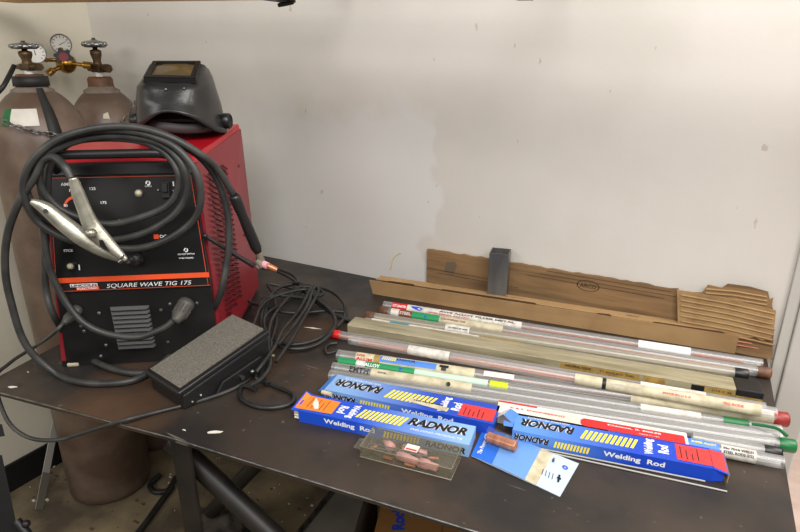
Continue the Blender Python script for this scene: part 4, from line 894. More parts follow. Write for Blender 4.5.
# ------------------------------------------------------------------ printed rod cartons
def radnor_carton(F, Ln, W, H, flip, label, red_end, light=(136,176,222), deep=(24,76,200), open_left=False, open_right=False, detail=True):
    """flip: maker's name at the left end reading upside down"""
    t = thing('rod_carton', label, 'carton', F, None)
    pm = print_mat('carton_print', light if flip else deep, deep if flip else light, Ln, .1 if flip else .35, .62 if flip else .95)
    th = .0012
    m = MB().box((0,0,0),(Ln,W,th)).box((0,0,H-th),(Ln,W,H)).box((0,0,th),(Ln,th,H-th)).box((0,W-th,th),(Ln,W,H-th))
    if not open_left: m.box((0,th,th),(th,W-th,H-th))
    if not open_right: m.box((Ln-th,th,th),(Ln,W-th,H-th))
    part('sleeve', m, pm, t)
    X, Y, Z = Vector((1,0,0)), Vector((0,1,0)), Vector((0,0,1))
    s = -1 if flip else 1
    def top(u0, u1, v0, v1): return u0*Ln, u1*Ln, v0*W, v1*W
    blk = MB(); yel = MB(); wht = MB()
    a, b = (.035, .325) if flip else (.635, .965)
    if flip:
        text(wht, 'RADNOR', (b*Ln, W*.74, H), -X, -Y, (b-a)*Ln, W*.40, 0, .085, .25, .0003); text(blk, 'RADNOR', (b*Ln, W*.74, H), -X, -Y, (b-a)*Ln, W*.40, 0, .05, .25, .0006)
        text(wht, 'WELDING PRODUCTS', ((b-.03)*Ln, W*.90, H), -X, -Y, (b-a-.06)*Ln, W*.09, 0, .0, .25)
        text(wht, 'RADNOR', (.20*Ln, 0, H*.78), -X, -Z, .19*Ln, H*.5, 0, .085, .25, .0003); text(blk, 'RADNOR', (.20*Ln, 0, H*.78), -X, -Z, .19*Ln, H*.5, 0, .05, .25, .0006)
        st0, st1, n_, ss0, ss1 = .355, .635, 11, .225, .41
        text(wht, 'Welding', (.735*Ln, W*.10, H), Y, -X, W*.80, .019, 0, .03); text(wht, 'Rod', (.800*Ln, W*.28, H), Y, -X, W*.42, .018, 0, .03)
        text(wht, 'Welding  Rod', (.48*Ln, 0, H*.25), X, Z, .30*Ln, H*.5, 0, .03)
    else:
        text(wht, 'RADNOR', (a*Ln, W*.40, H), X, Y, (b-a)*Ln, W*.40, 0, .085, .25, .0003); text(blk, 'RADNOR', (a*Ln, W*.40, H), X, Y, (b-a)*Ln, W*.40, 0, .05, .25, .0006)
        text(wht, 'WELDING PRODUCTS', ((a+.03)*Ln, W*.16, H), X, Y, (b-a-.04)*Ln, W*.10, 0, .0, .25)
        text(wht, 'RADNOR', (.76*Ln, 0, H*.2), X, Z, .22*Ln, H*.5, 0, .085, .25, .0003); text(blk, 'RADNOR', (.76*Ln, 0, H*.2), X, Z, .22*Ln, H*.5, 0, .05, .25, .0006)
        st0, st1, n_, ss0, ss1 = .335, .61, 11, .52, .73
        text(wht, 'Welding', (.275*Ln, W*.88, H), -Y, X, W*.76, .020, 0, .03); text(wht, 'Rod', (.215*Ln, W*.70, H), -Y, X, W*.42, .018, 0, .03)
        text(wht, 'Welding  Rod', (.16*Ln, 0, H*.25), X, Z, .31*Ln, H*.5, 0, .03)
    for k in range(n_):
        p = (st1-st0)*Ln/n_; quad(yel, (st0*Ln+p*k, W*.24, H), X, Y, p*.62, W*.5, 0, .0004, W*.16)
        p = (ss1-ss0)*Ln/n_; quad(yel, (ss0*Ln+p*k, 0, H*.22), X, Z, p*.62, H*.52, 0, .0004, H*.1)
    part('lettering', blk, M['print_black'], t, 'black maker name'); part('lettering', wht, M['print_white'], t, 'white lettering'); part('stripes', yel, M['print_yellow'], t, 'yellow slanted stripes')
    return t
a = T(299,421.5,TOP+.0004); b = T(467,457,TOP+.0004); F1 = frame(a, b-a); FI = F1.inverted()
for q in ((305.5,392),(479,421),(472,440),(299,409)): print('R1', q, [round(c,3) for c in FI @ T(*q, TOP+.027)])
L1 = (b-a).length + .003; W1 = .060; H1 = .026
c1 = radnor_carton(F1, L1, W1, H1, False, 'nearest blue welding rod carton with orange sticker at its open left end', False, open_left=True)
fl = MB().hexa([(-.014,-.004,H1+.0004),(.0,-.002,H1-.001),(.0,W1,H1-.001),(-.012,W1*.97,H1+.006),(-.014,-.004,H1+.0014),(.0,-.002,H1+.0005),(.0,W1,H1+.0005),(-.012,W1*.97,H1+.0072)])
part('flap', fl, M['print_blue'], c1)
os_ = MB().add([(-.010,.004,H1+.0018),(.0,.005,H1+.0009),(.068,.008,H1+.0009),(.068,W1*.86,H1+.0009),(.0,W1*.9,H1+.0009),(-.009,W1*.9,H1+.0074)], [(0,1,4,5),(1,2,3,4)])
part('sticker', os_, M['orange_sticker'], c1, 'orange sticker')
ot = MB()
for k in range(5): quad(ot, (.012+k*.009, .012, H1+.0011), (0,1,0), (-1,0,0), W1*.6-(k%2)*.01, .0014, 0, .0002)
part('sticker_lettering', ot, M['dark_red'], c1)
part('tear', MB().add([(.018,.026,H1+.0014),(.03,.012,H1+.0014),(.036,.016,H1+.0014),(.028,.034,H1+.0014),(.02,.044,H1+.0014),(.014,.05,H1+.0014)], [(0,1,2,3,4,5)]), M['white_card'], c1, 'white torn patch in the sticker')
for k in range(9):
    y_ = .006 + k*.006; q = random.uniform(-.012, -.006)
    for zz in (.0045, .0105, .0165):
        if random.random() < .75: solo('stick_electrode', MB().cyl((0,0,0),(.32,0,0),.0024,seg=8), M['white_card'], 'pale welding rod poking out of the open end of the nearest blue carton', 'welding rod', F1 @ Matrix.Translation((q, y_, zz)), 'rods in the nearest blue carton')
a = T(324,389.5,TOP+.0265); b = T(490.5,423.5,TOP+.0265); a.z = b.z = TOP+.0004
F2 = frame(a, b-a); FI = F2.inverted(); 
for q in ((335,372),(497,406)): print('R2', q, [round(c,3) for c in FI @ T(*q, TOP+.027)])
L2 = (b-a).length+.006
c2 = radnor_carton(F2, L2, .066, H1, True, 'blue welding rod carton lying behind the nearest one with upside-down print', True, light=(128,168,218), deep=(30,72,184), open_left=True)
W2 = .066
os_ = MB(); quad(os_, (.80*L2,.006,H1), (1,0,0), (0,1,0), .19*L2, .042, 0, .0006); s2 = part('sticker', os_, M['red_sticker'], c2, 'red sticker')
ot = MB()
for k in range(5): quad(ot, (.83*L2+k*.009, .010, H1+.0006), (0,1,0), (-1,0,0), .028-(k%3)*.006, .0016, 0, .0003)
part('sticker_lettering', ot, M['print_black'], s2)
os_ = MB(); quad(os_, (.50*L2,.018,H1), (1,-.12,0), (.12,1,0), .085, .014, 0, .0009); part('price_label', os_, M['cream'], c2, 'cream paper label over the stripes')
ot = MB()
for k in range(14): quad(ot, (.53*L2+k*.0045,.024,H1), (1,0,0), (0,1,0), .0018+.0012*(k%3), .004, 0, .0013)
part('price_lettering', ot, M['print_black'], c2)
part('flap', MB().hexa([(-.016,.004,.016),(.0,.004,H1-.002),(.0,W2,H1-.002),(-.014,W2,.018),(-.016,.004,.0172),(.0,.004,H1-.0004),(.0,W2,H1-.0004),(-.014,W2,.0192)]), M['blue_label'], c2)
part('flap_tape', MB().add([(-.006,.03,H1-.004),(.012,.03,H1+.0007),(.012,.05,H1+.0007),(-.006,.05,H1-.004)], [(0,1,2,3)]), M['tan_sticker'], c2)
rollp = F2 @ Vector((-.012, .008, .021))
solo('cork_plug', MB().cyl((0,0,0),(.022,0,0),.0045,seg=12), M['cream'], 'small cream plug lying at the left end between the two blue cartons', 'plug', frame(T(322,392,TOP+.0315), T(334,395)-T(322,392)))

a = T(551,449.5,TOP+.0004); b = T(711,481.5,TOP+.0004); dx = (b-a).normalized(); a = a - dx*.072
F3 = frame(a, dx); FI = F3.inverted(); L3 = (b-a).length
for q in ((519.5,414),(712,445),(512,435),(718,464)): print('R3', q, [round(c,3) for c in FI @ T(*q, TOP+.027)])
W3 = .058
c3 = radnor_carton(F3, L3, W3, H1, True, 'rightmost blue welding rod carton with torn left flap and bent red-stickered right end', True, light=(92,146,222), deep=(22,68,190), open_left=True, open_right=True)
os_ = MB(); quad(os_, (.835*L3,.006,H1), (1,0,0), (0,1,0), .165*L3-.0005, .046, 0, .0006)
os_.add([(L3,.004,H1+.0014),(L3+.022,.002,H1-.004),(L3+.022,.052,H1-.001),(L3,.054,H1+.0014)], [(0,1,2,3)])
s3 = part('sticker', os_, M['red_sticker'], c3, 'red sticker')
ot = MB()
for k in range(4): quad(ot, (.86*L3+k*.009, .012, H1+.0006), (0,1,0), (-1,0,0), .034-(k%3)*.008, .0016, 0, .0003)
part('sticker_lettering', ot, M['print_black'], s3)
part('flap', MB().hexa([(L3,.0,H1-.001),(L3+.023,-.002,H1-.006),(L3+.023,.054,H1-.003),(L3,.057,H1-.001),(L3,.0,H1+.0004),(L3+.023,-.002,H1-.0046),(L3+.023,.054,H1-.0016),(L3,.057,H1+.0004)])
     .hexa([(L3+.023,-.002,H1-.006),(L3+.0225,-.001,.004),(L3+.022,.050,.006),(L3+.023,.054,H1-.003),(L3+.0245,-.002,H1-.0046),(L3+.024,-.001,.004),(L3+.0235,.050,.006),(L3+.0245,.054,H1-.0016)], 1)
     .hexa([(L3,.0,.0005),(L3+.018,.004,.002),(L3+.018,.0055,.003),(L3,.0015,.0005),(L3,.0,H1-.002),(L3+.018,.004,H1-.006),(L3+.018,.0055,H1-.006),(L3,.0015,H1-.002)]), [M['print_blue'], M['card_in']], c3)
part('torn_flap', MB().add([(-.001,.020,H1-.001),(.004,W3-.002,H1),(-.012,W3-.004,H1+.010),(-.022,.030,H1+.010)], [(0,1,2,3)], 0).add([(-.001,.020,H1-.002),(.004,W3-.002,H1-.001),(-.012,W3-.004,H1+.009),(-.022,.030,H1+.009)], [(3,2,1,0)], 1)
     .add([(-.022,.030,H1+.010),(-.012,W3-.004,H1+.010),(-.026,W3-.006,H1+.002),(-.036,.034,H1-.002)], [(0,1,2,3)], 1).add([(-.001,.012,H1-.002),(-.001,.022,H1-.001),(-.020,.020,H1+.004),(-.018,.008,H1)], [(0,1,2,3)], 0), [M['blue_label'], M['white_card']], c3, 'torn pale blue flap folded back')
part('inner_shade', MB().box((.002,.002,.0015),(.004,W3-.002,H1-.002)), M['print_black'], c3)  # black sheet stands for the shade inside the open left end

# white carton with red block, behind the right blue carton
a = T(507,413,TOP+.0265); b = T(690,446,TOP+.0265); dx = (b-a); dx.z = 0
back = T(499,400,TOP+.0265); KF_ = frame((back.x, back.y, TOP+.0004), dx); KI = KF_.inverted()
Wk = .042; print('K', [[round(c,3) for c in KI @ T(*q, TOP+.0265)] for q in ((690,432),(509,416),(640,430))], 'R3 back in K', [round(c,3) for c in KI @ (F3 @ Vector((0,W3,0)))], [round(c,3) for c in KI @ (F3 @ Vector((L3,W3,0)))])
KF_ = KF_ @ Matrix.Translation((0,-Wk,0)); Lk = (T(686,431,TOP+.0265)-back).length
kc = thing('white_carton', 'long white carton with red block lying behind the right blue carton', 'carton', KF_)
part('sleeve', MB().box((0,0,0),(Lk,Wk,.026), bev=.001), M['white_card'], kc)
km = MB(); pts = []
x0, x1, y0, y1, rr = .46*Lk, .985*Lk, .004, .030, .010
for (cx_, cy_, a0_) in ((x1-.002,y0+.002,-PI/2),(x1-.002,y1-.002,0),(x0+rr,y1-rr,PI/2),(x0+rr,y0+rr,PI)):
    q = rr if cx_ < x1-.005 else .002
    for k in range(5): a_ = a0_+PI/2*k/4; pts.append((cx_+q*math.cos(a_), cy_+q*math.sin(a_)))
km.prism(pts, .0261, .0264)
part('red_block', km, M['print_red'], kc, 'red printed block')
kt = MB(); text(kt, 'Chicago, Il. 60638', (.60*Lk,.018,.0264), X_, Vector((0,1,0)), .27*Lk, .006, 0, .02); text(kt, 'MADE IN USA', (.76*Lk,.009,.0264), X_, Vector((0,1,0)), .10*Lk, .003, 0, .0)
part('lettering', kt, M['print_white'], kc, 'white lettering')
kt = MB(); text(kt, 'K & S  ENGINEERING', (.075*Lk,.020,.026), X_, Vector((0,1,0)), .30*Lk, .0055, 0, .02); kt.box((.0,.036,.0261),(.22*Lk,.0415,.0264))
part('lettering', kt, M['print_red'], kc, 'red lettering')

# loose long rods on the bench in front
for i, (A_, B_, c, lb) in enumerate((((536,446),(727,491.5),'grey_rod','long pale filler rod lying in front of the right blue carton'), ((540,444.5),(716,484),'grey_rod','thin grey filler rod against the front of the right blue carton'), ((722,453),(746,457),'copper_rod','short copper rod on the bench in front of the rightmost tube'))):
    a = T(*A_, TOP+.002); b = T(*B_, TOP+.002); 
    if i == 1: 
        a = F3 @ Vector((.03,-.006,.0018)); b = F3 @ Vector((L3-.01,-.005,.0018))
    if i == 0:
        a = F3 @ Vector((.045,-.012,.0018)); b = T(727,491.5,TOP+.0018)
    solo('filler_rod', MB().cyl((0,0,0), b-a, .0016, seg=8), M[c], lb, 'filler rod', Matrix.Translation(a))

# ------------------------------------------------------------------ clear case of nozzles
a = T(360,457,TOP+.0004); b = T(451,480.5,TOP+.0004); CF = frame(a, b-a); CI = CF.inverted(); Lc = (b-a).length
for q in ((372,432),(466,455),(358,440),(452,475),(374,424),(462,448)): print('case', q, [round(c,3) for c in CI @ T(*q, TOP+.022)], [round(c,3) for c in CI @ T(*q, TOP)])
Wc = .063; Hc = .023; w_ = .0012
case = thing('clear_parts_case', 'small clear plastic case of torch nozzles and collets in front of the nearest carton', 'case', CF)
part('tray', MB().box((0,0,0),(Lc,Wc,w_)).box((0,0,w_),(Lc,w_,Hc)).box((0,Wc-w_,w_),(Lc,Wc,Hc)).box((0,w_,w_),(w_,Wc-w_,Hc)).box((Lc-w_,w_,w_),(Lc,Wc-w_,Hc)), M['clear_case'], case)
part('lid', MB().box((-.001,-.001,Hc+.0002),(Lc+.001,Wc+.001,Hc+.0014)).box((-.0012,-.002,Hc-.005),(Lc+.0012,-.0008,Hc+.0014)).box((-.0018,-.001,Hc-.005),(-.0006,Wc+.001,Hc+.0014)).box((Lc+.0006,-.001,Hc-.005),(Lc+.0018,Wc+.001,Hc+.0014)), M['clear_case'], case)
part('rim', MB().sweep([(0,0,.001),(Lc,0,.001),(Lc,Wc,.001),(0,Wc,.001)],.0009,6,closed=True).sweep([(0,0,Hc),(Lc,0,Hc),(Lc,Wc,Hc),(0,Wc,Hc)],.001,6,closed=True), M['clear_dusty'], case)
part('hang_tab', MB().hexa([(-.016,.006,.012),(-.001,.004,.012),(-.001,.040,.012),(-.016,.034,.012),(-.016,.006,.0132),(-.001,.004,.0132),(-.001,.040,.0132),(-.016,.034,.0132)]), M['clear_case'], case)
cs_ = part('case_sticker', MB().box((.078,.018,Hc+.0016),(.102,.036,Hc+.0022)), M['white_card'], case, 'small white sticker')
part('sticker_lettering', MB().box((.080,.020,Hc+.0023),(.100,.024,Hc+.0025)), M['red'], cs_)
def inner_thing(name, lab, cat, mb_, m, x, y, rz, z, g): solo(name, mb_, m, lab, cat, CF @ Matrix.Translation((x,y,z)) @ Matrix.Rotation(rz,4,'Z'), g)
def cup(L_, r): return MB().lathe([(0,0),(r,0),(r,L_*.45),(r*.78,L_*.6),(r*.74,L_),(0,L_)], (0,0,0), (1,0,0), 18)
for (x, y, rz, L_, r, lb) in ((.050,.030,2.4,.028,.0088,'pink ceramic nozzle lying aslant at the left of the clear case'),(.068,.037,.2,.026,.0084,'pink ceramic nozzle under the white sticker of the clear case'),(.066,.019,-.15,.046,.0084,'longest pink ceramic nozzle in the middle of the clear case'),(.109,.013,-.1,.034,.0090,'pink ceramic nozzle at the front right corner of the clear case'),(.094,.037,.3,.020,.0078,'short pink ceramic nozzle near the back right of the clear case')):
    inner_thing('ceramic_nozzle', lb, 'nozzle', cup(L_, r), M['pink'], x, y, rz, .0014+r, 'ceramic nozzles in the clear case')
for (x, y, rz, L_, lb) in ((.012,.022,1.1,.014,'copper collet at the left end of the clear case'),(.030,.040,.8,.014,'copper collet at the back left of the clear case'),(.042,.010,-.1,.018,'copper collet at the front edge of the clear case'),(.118,.036,.3,.018,'copper collet at the back right of the clear case'),(.084,.006,-.05,.020,'copper collet along the front wall of the clear case')):
    inner_thing('copper_collet', lb, 'collet', MB().cyl((0,0,0),(L_,0,0),.0034,.0026,seg=12), M['copper'], x, y, rz, .0052, 'copper collets in the clear case')
for k, (y, rz) in enumerate(((.012,.12),(.022,.02),(.046,-.05),(.044,-.20))):
    inner_thing('tungsten_rod', 'grey tungsten electrode lying along the clear case', 'electrode', MB().cyl((0,0,0),(.10,0,0),.0011,seg=8), M['steel'], .014+k*.004, y, rz, .0175+.0006*k if k < 2 else .0172, 'tungsten electrodes in the clear case')

# ------------------------------------------------------------------ blister card with copper contact
q0, q1, q2, q3 = T(471,456,TOP+.002), T(560,496,TOP+.002), T(579,463,TOP+.002), T(484,427,TOP+.002)
CX = (q1-q0).normalized(); bF = frame(q0, CX); bI = bF.inverted(); Q = [bI @ q for q in (q0,q1,q2,q3)]
print('card', [[round(c,3) for c in q] for q in Q])
bc = thing('blister_card', 'blue hang card with a copper nozzle in a clear blister beside the parts case', 'blister pack', bF)
def CQ(s, t, z=0): p = Q[0].lerp(Q[1], s).lerp(Q[3].lerp(Q[2], s), t); return Vector((p.x, p.y, z + .003*math.sin(s*PI*1.4)*0.6 + .0006))
bcm = bpy.data.materials.new('blue_card_print'); 
N1, N2 = 16, 4; vs = [CQ(i/N1, j/N2) for i in range(N1+1) for j in range(N2+1)]; vb = [v - Vector((0,0,.0008)) for v in vs]
cm = MB(); nn_ = N2+1
for i in range(N1):
    mi = 0 if i < 4 else (1 if i < 10 else (2 if i < 12 else 3))
    for j in range(N2): cm.add([vs[i*nn_+j], vs[(i+1)*nn_+j], vs[(i+1)*nn_+j+1], vs[i*nn_+j+1]], [(0,1,2,3)], mi, True)
cm.add([vb[0], vb[N1*nn_], vb[N1*nn_+N2], vb[N2]], [(3,2,1,0)], 3)
for e in ([i*nn_ for i in range(N1+1)], [i*nn_+N2 for i in range(N1+1)][::-1], list(range(nn_))[::-1], [N1*nn_+j for j in range(nn_)]):
    for p, q in zip(e[:-1], e[1:]): cm.add([vb[p], vb[q], vs[q], vs[p]], [(0,1,2,3)], 3)
part('card', cm, [mat('card_blue', (36,104,206), .4), mat('card_light_blue', (104,152,214), .4), M['cream'], mat('card_pale', (190,206,226), .4)], bc)
ex = (Q[1]-Q[0]).normalized(); ey = (Q[3]-Q[0]).normalized()
ct = MB()
text(ct, 'The Power of Blue', CQ(.10,.12)+Vector((0,0,.001)), ey, -ex, (Q[3]-Q[0]).length*.75, .008, 0, .02)
part('lettering', ct, M['print_white'], bc)
ct = MB()
p = CQ(.80,.74)+Vector((0,0,.001)); text(ct, 'Miller', p, ey, -ex, .014, .005, 0, .02)
for k in range(4): quad(ct, CQ(.86-.035*k+.0,.30)+Vector((0,0,.0008)), ey, -ex, .016, .001, 0, .0003)
part('lettering', ct, M['print_black'], bc)
ct = MB(); p = CQ(.91,.74)+Vector((0,0,.0012))
for k in range(20):
    a_, b_ = 2*PI*k/20, 2*PI*(k+1)/20; f = lambda an, r_: p + (ex*math.cos(an)+ey*math.sin(an))*r_
    ct.add([f(a_,.0052), f(b_,.0052), f(b_,.0026), f(a_,.0026)], [(3,2,1,0)])
part('emblem', ct, M['print_blue'], bc)
ct = MB(); p = CQ(.93,.30)+Vector((0,0,.0012)); quad(ct, p, ey, -ex, .020, .0035, 0, 0); quad(ct, p+ey*.008+ex*.002, ey, -ex, .005, .007, 0, .0001)
part('hang_hole', ct, M['print_black'], bc)
cc = CQ(.26,.58); ca = (bI.to_3x3() @ (T(523,461,TOP)-T(489,449,TOP))).normalized()
part('blister', MB().add([cc+ex*(sx*.036)+ey*(sy*.018)+Vector((0,0,.001)) for sx, sy in ((-1,-1),(1,-1),(1,1),(-1,1))] + [cc+ex*(sx*.031)+ey*(sy*.014)+Vector((0,0,.023)) for sx, sy in ((-1,-1),(1,-1),(1,1),(-1,1))], [(4,5,6,7),(0,1,5,4),(1,2,6,5),(2,3,7,6),(3,0,4,7)]), M['blister'], bc, 'clear blister bubble')
s0 = cc - ca*.028 + Vector((0,0,.0115)); 
Lz = .056
solo('copper_nozzle', MB().lathe([(.0075,.001),(.0085,0),(.0095,.001),(.0100,.003),(.0100,Lz-.004),(.0106,Lz-.002),(.0100,Lz),(.0075,Lz),(.0072,Lz-.01),(0,Lz-.01)], (0,0,0), (1,0,0), 28).lathe([(.0075,.001),(.007,.012),(0,.012)], (0,0,0), (1,0,0), 28), mat('bright_copper', (214,146,108), .28, .45, col2=(180,112,80), scale=50, stretch=(2,.3,.3)), 'copper gas nozzle inside the clear blister on the blue card', 'nozzle', bF @ frame(s0, ca))

# ------------------------------------------------------------------ cardboard behind the tubes
# long shallow carton, front wall and folded top strip
a = T(376,295,TOP); b = T(735,354.5,TOP); cn = Vector((-(b-a).y, (b-a).x, 0)).normalized()
print('carton tops', [V(x, y, a, cn).z-TOP for x, y in ((376,282),(580,308),(735,338))], a, b)
hC = .050
CFr = frame((a.x, a.y, TOP+.0004), Vector((b.x-a.x, b.y-a.y, 0))); Lx = math.hypot(b.x-a.x, b.y-a.y); kI = CFr.inverted()
print('carton back', [[round(c,3) for c in kI @ T(x, y, TOP+hC)] for x, y in ((378,276),(580,302),(732,330))])
Wd = .036
lc = thing('long_carton', 'long shallow brown cardboard carton lying open behind the tubes', 'carton', CFr)
part('front_wall', MB().hexa([(-.012,.003,0),(Lx,.003,0),(Lx,.006,0),(-.012,.006,0),(-.02,-.004,hC-.003),(Lx,-.001,hC),(Lx,.0015,hC),(-.02,-.0015,hC-.003)]), M['card'], lc)
part('top_strip', MB().hexa([(0,.0022,hC-.001),(Lx,.0022,hC-.001),(Lx,Wd,hC-.001),(0,Wd,hC-.001),(0,.0022,hC+.001),(Lx,.0022,hC+.001),(Lx,Wd,hC+.001),(0,Wd,hC+.001)]), M['card'], lc)
part('back_wall', MB().box((0,Wd-.003,0),(Lx,Wd-.0005,hC-.0015)), M['card_in'], lc)
part('carton_bottom', MB().box((0,.006,0),(Lx,Wd-.003,.002)), M['card_in'], lc)
for (xa, xb) in ((.04,.13),(.215,.50),(.66,.70),(.80,.97)): part('tuck_slot', MB().add([(Lx*xa,-.0008,hC+.0013),(Lx*xb,-.0008,hC+.0013),(Lx*xb-.006,.007,hC+.0013),(Lx*xa+.006,.0045,hC+.0013)], [(0,1,2,3)]), mat('slot_brown', (70,40,22), .9), lc, 'dark slot where the flap tucks in')
tt = MB(); text(tt, 'AIRCO', (Lx*.735,.014,hC+.001), X_, Vector((0,1,0)), .03, .010, 0, .0); text(tt, 'FILLER METALS', (Lx*.38,.020,hC+.001), X_, Vector((0,1,0)), .08, .004, 0, .0)
part('lettering', tt, M['print_black'], lc)
for k in range(10):
    y_ = .0075 + (k % 3)*.0032; zz = .022 + (k // 4)*.010; ex_ = random.uniform(.018, .055)
    solo('copper_rod', MB().cyl((0,0,0),(.30+ex_,0,0),.0021,seg=8), M['copper_rod'], 'copper-coated rod sticking out of the right end of the long brown carton', 'filler rod', CFr @ Matrix.Translation((Lx-.30, y_, zz)), 'copper rods in the long carton')
# old printed board leaning on the wall
def on_wall(px, py, off): return WY(px, py, YW-off)
Yb = YW - .011
p0 = WY(427,249,Yb); p1 = WY(678,290,Yb)
print('airco', p0, p1)
oF = Matrix.Translation((p0.x, Yb, TOP+.0004))
hb_ = p0.z - TOP; hb2 = p1.z - TOP; Lb = p1.x - p0.x
air = thing('old_cardboard_strip', 'aged brown cardboard carton strip with oval stamp leaning against the wall', 'cardboard', oF)
def ragged(x0, x1, za, zb, n, amp, seed):
    rnd = random.Random(seed); return [(x0+(x1-x0)*i/n, za+(zb-za)*i/n + rnd.uniform(-amp, amp)) for i in range(n+1)]
def upright(mb, pts, y0, y1, mi=0):
    n = len(pts); vs = [(p[0], y0, p[1]) for p in pts] + [(p[0], y1, p[1]) for p in pts]
    mb.add(vs, [list(range(n)), list(range(n, 2*n))[::-1]] + [(i, n+i, n+(i+1) % n, (i+1) % n) for i in range(n)], mi); return mb
tp = ragged(0, Lb, hb_, hb2, 40, .0022, 3)
ap = part('panel', upright(MB(), [(0,0),(Lb+.045,0)] + tp[::-1], 0, .008), M['card_old'], air)
gm = MB()
for (z, x0_, x1_) in ((.125,.53,.98),(.114,.50,1.0),(.104,.45,.96),(.06,.05,.42),(.07,.0,.35)):
    gm.box((Lb*x0_, -.0006, z), (Lb*x1_, -.0001, z+.0016))
part('printed_lines', gm, mat('faded_ink', (84,60,38), .8), ap)
ovc = Vector((WY(588,286,Yb).x - p0.x, -.0006, WY(588,286,Yb).z-TOP)); om = MB()
for k in range(24):
    a_, b_ = 2*PI*k/24, 2*PI*(k+1)/24; f = lambda an, s: ovc + Vector((math.cos(an)*.030*s, 0, math.sin(an)*.0155*s))
    om.add([f(a_,1), f(b_,1), f(b_,.90), f(a_,.90)], [(0,3,2,1)])
text(om, 'AIRCO', ovc + Vector((-.021,0,-.006)), X_, Zv, .042, .012, 0, .01)
part('oval_stamp', om, mat('stamp_ink', (60,42,28), .8), ap)
sx_ = WY(450,268,Yb); part('smudge', MB().add([(sx_.x-p0.x+dx_, -.0006, sx_.z-TOP+dz_) for dx_, dz_ in ((-.02,-.016),(.012,-.022),(.022,.014),(.016,.022),(-.012,.018))], [(0,1,2,3,4)]), mat('grey_smudge', (104,90,72), .9), ap)
# corrugated torn layers at the right
def corr(name, label, pxs, Y, seed, ribs, colr):
    pts = [WY(x, y, Y) for x, y in pxs]; o = Vector((pts[0].x, Y, TOP+.0004)); loc = [(p.x-o.x, p.z-o.z) for p in pts]
    t = thing(name, label, 'cardboard', Matrix.Translation(o)); sh_ = part('sheet', upright(MB(), loc, 0, .004), colr, t)
    return t, o, loc, sh_
cA, oA, lA, shA = corr('corrugated_cardboard', 'torn corrugated cardboard piece with ribs showing at the right end of the leaning strip', [(678,332),(677,290),(690,292),(700,294),(720,297),(745,303),(762,307),(776,311),(774,330),(771,338),(762,341),(755,337),(742,339),(728,336)], Yb-.014, 1, True, M['card_in'])
me = shA.data
rb = MB()
for k in range(7):
    q0_ = WY(681, 295+k*5.2, oA.y-.0005)-oA; q1_ = WY(728, 303.5+k*5.2, oA.y-.0005)-oA; q2_ = WY(775-(k % 3)*1.2, 314+k*5.2, oA.y-.0005)-oA
    if q2_.z < .03: continue
    rb.sweep([q0_, q1_, q2_], .0024, 6)
part('ribs', rb, M['card'], cA)
cB, oB, lB, shB = corr('corrugated_cardboard', 'ragged upper layer of torn cardboard behind the ribbed piece near the wall end', [(688,350),(688,292),(702,293),(708,285),(722,288),(728,284),(750,287),(768,292),(770,300),(773,298),(772,306),(775,316),(772,360)], Yb-.0075, 2, False, M['card_old'])
for v in shB.data.vertices:
    if v.co.z < .05: v.co.z = 0.0
rb = MB()
for k in range(3): rb.sweep([WY(706, 289+k*4, oB.y-.0005)-oB, WY(735, 291.5+k*4, oB.y-.0005)-oB, WY(767, 297+k*4, oB.y-.0005)-oB], .0026, 6)
part('ribs', rb, M['card'], cB)
# square steel tube offcut
s0 = WY(500,291,1.0)
cx_ = T(500, 291, TOP+hC); 
Ys = Yb - .034; pA = WY(488,256,Ys); pB = WY(511,256,Ys); pt_ = WY(500,253,Ys); print('sq', pA, pB, pt_)
S = .053; hS = WY(500,251,Ys).z - TOP
sqF = Matrix.Translation((WY(500,258,Ys).x, Ys, TOP+.0004)) @ Matrix.Rotation(math.radians(12), 4, 'Z')
h2 = S/2; i2 = h2-.0028; m = MB()
for (x0_, y0_, x1_, y1_) in ((-h2,-h2,h2,-i2),(-h2,i2,h2,h2),(-h2,-i2,-i2,i2),(i2,-i2,h2,i2)): m.box((x0_,y0_,0),(x1_,y1_,hS))
solo('square_steel_tube', m, M['dark_steel'], 'short upright offcut of square steel tube in front of the leaning cardboard', 'steel tube', sqF)

# ------------------------------------------------------------------ under the bench
# plastic strip leaning on the left wall
a = T(37,513,0.0); b = V(58,405, (XL+.03,0,0), Vector((1,0,0))); print('strip', a, b)
Fs = frame(a, b-a, (1,0,0))
lst = solo('leaning_strip', MB().box((0,-.015,0),((b-a).length*1.3,.015,.003), bev=.0005).box((0,-.016,.003),(.13,.016,.0045), mi=1), [mat('grey_plastic_strip', (178,176,168), .4), mat('clear_sleeve', (120,118,108), .3)], 'thin grey plastic strip leaning against the left wall beside the cylinder', 'strip', Fs @ Matrix.Translation((.012,0,.004)))
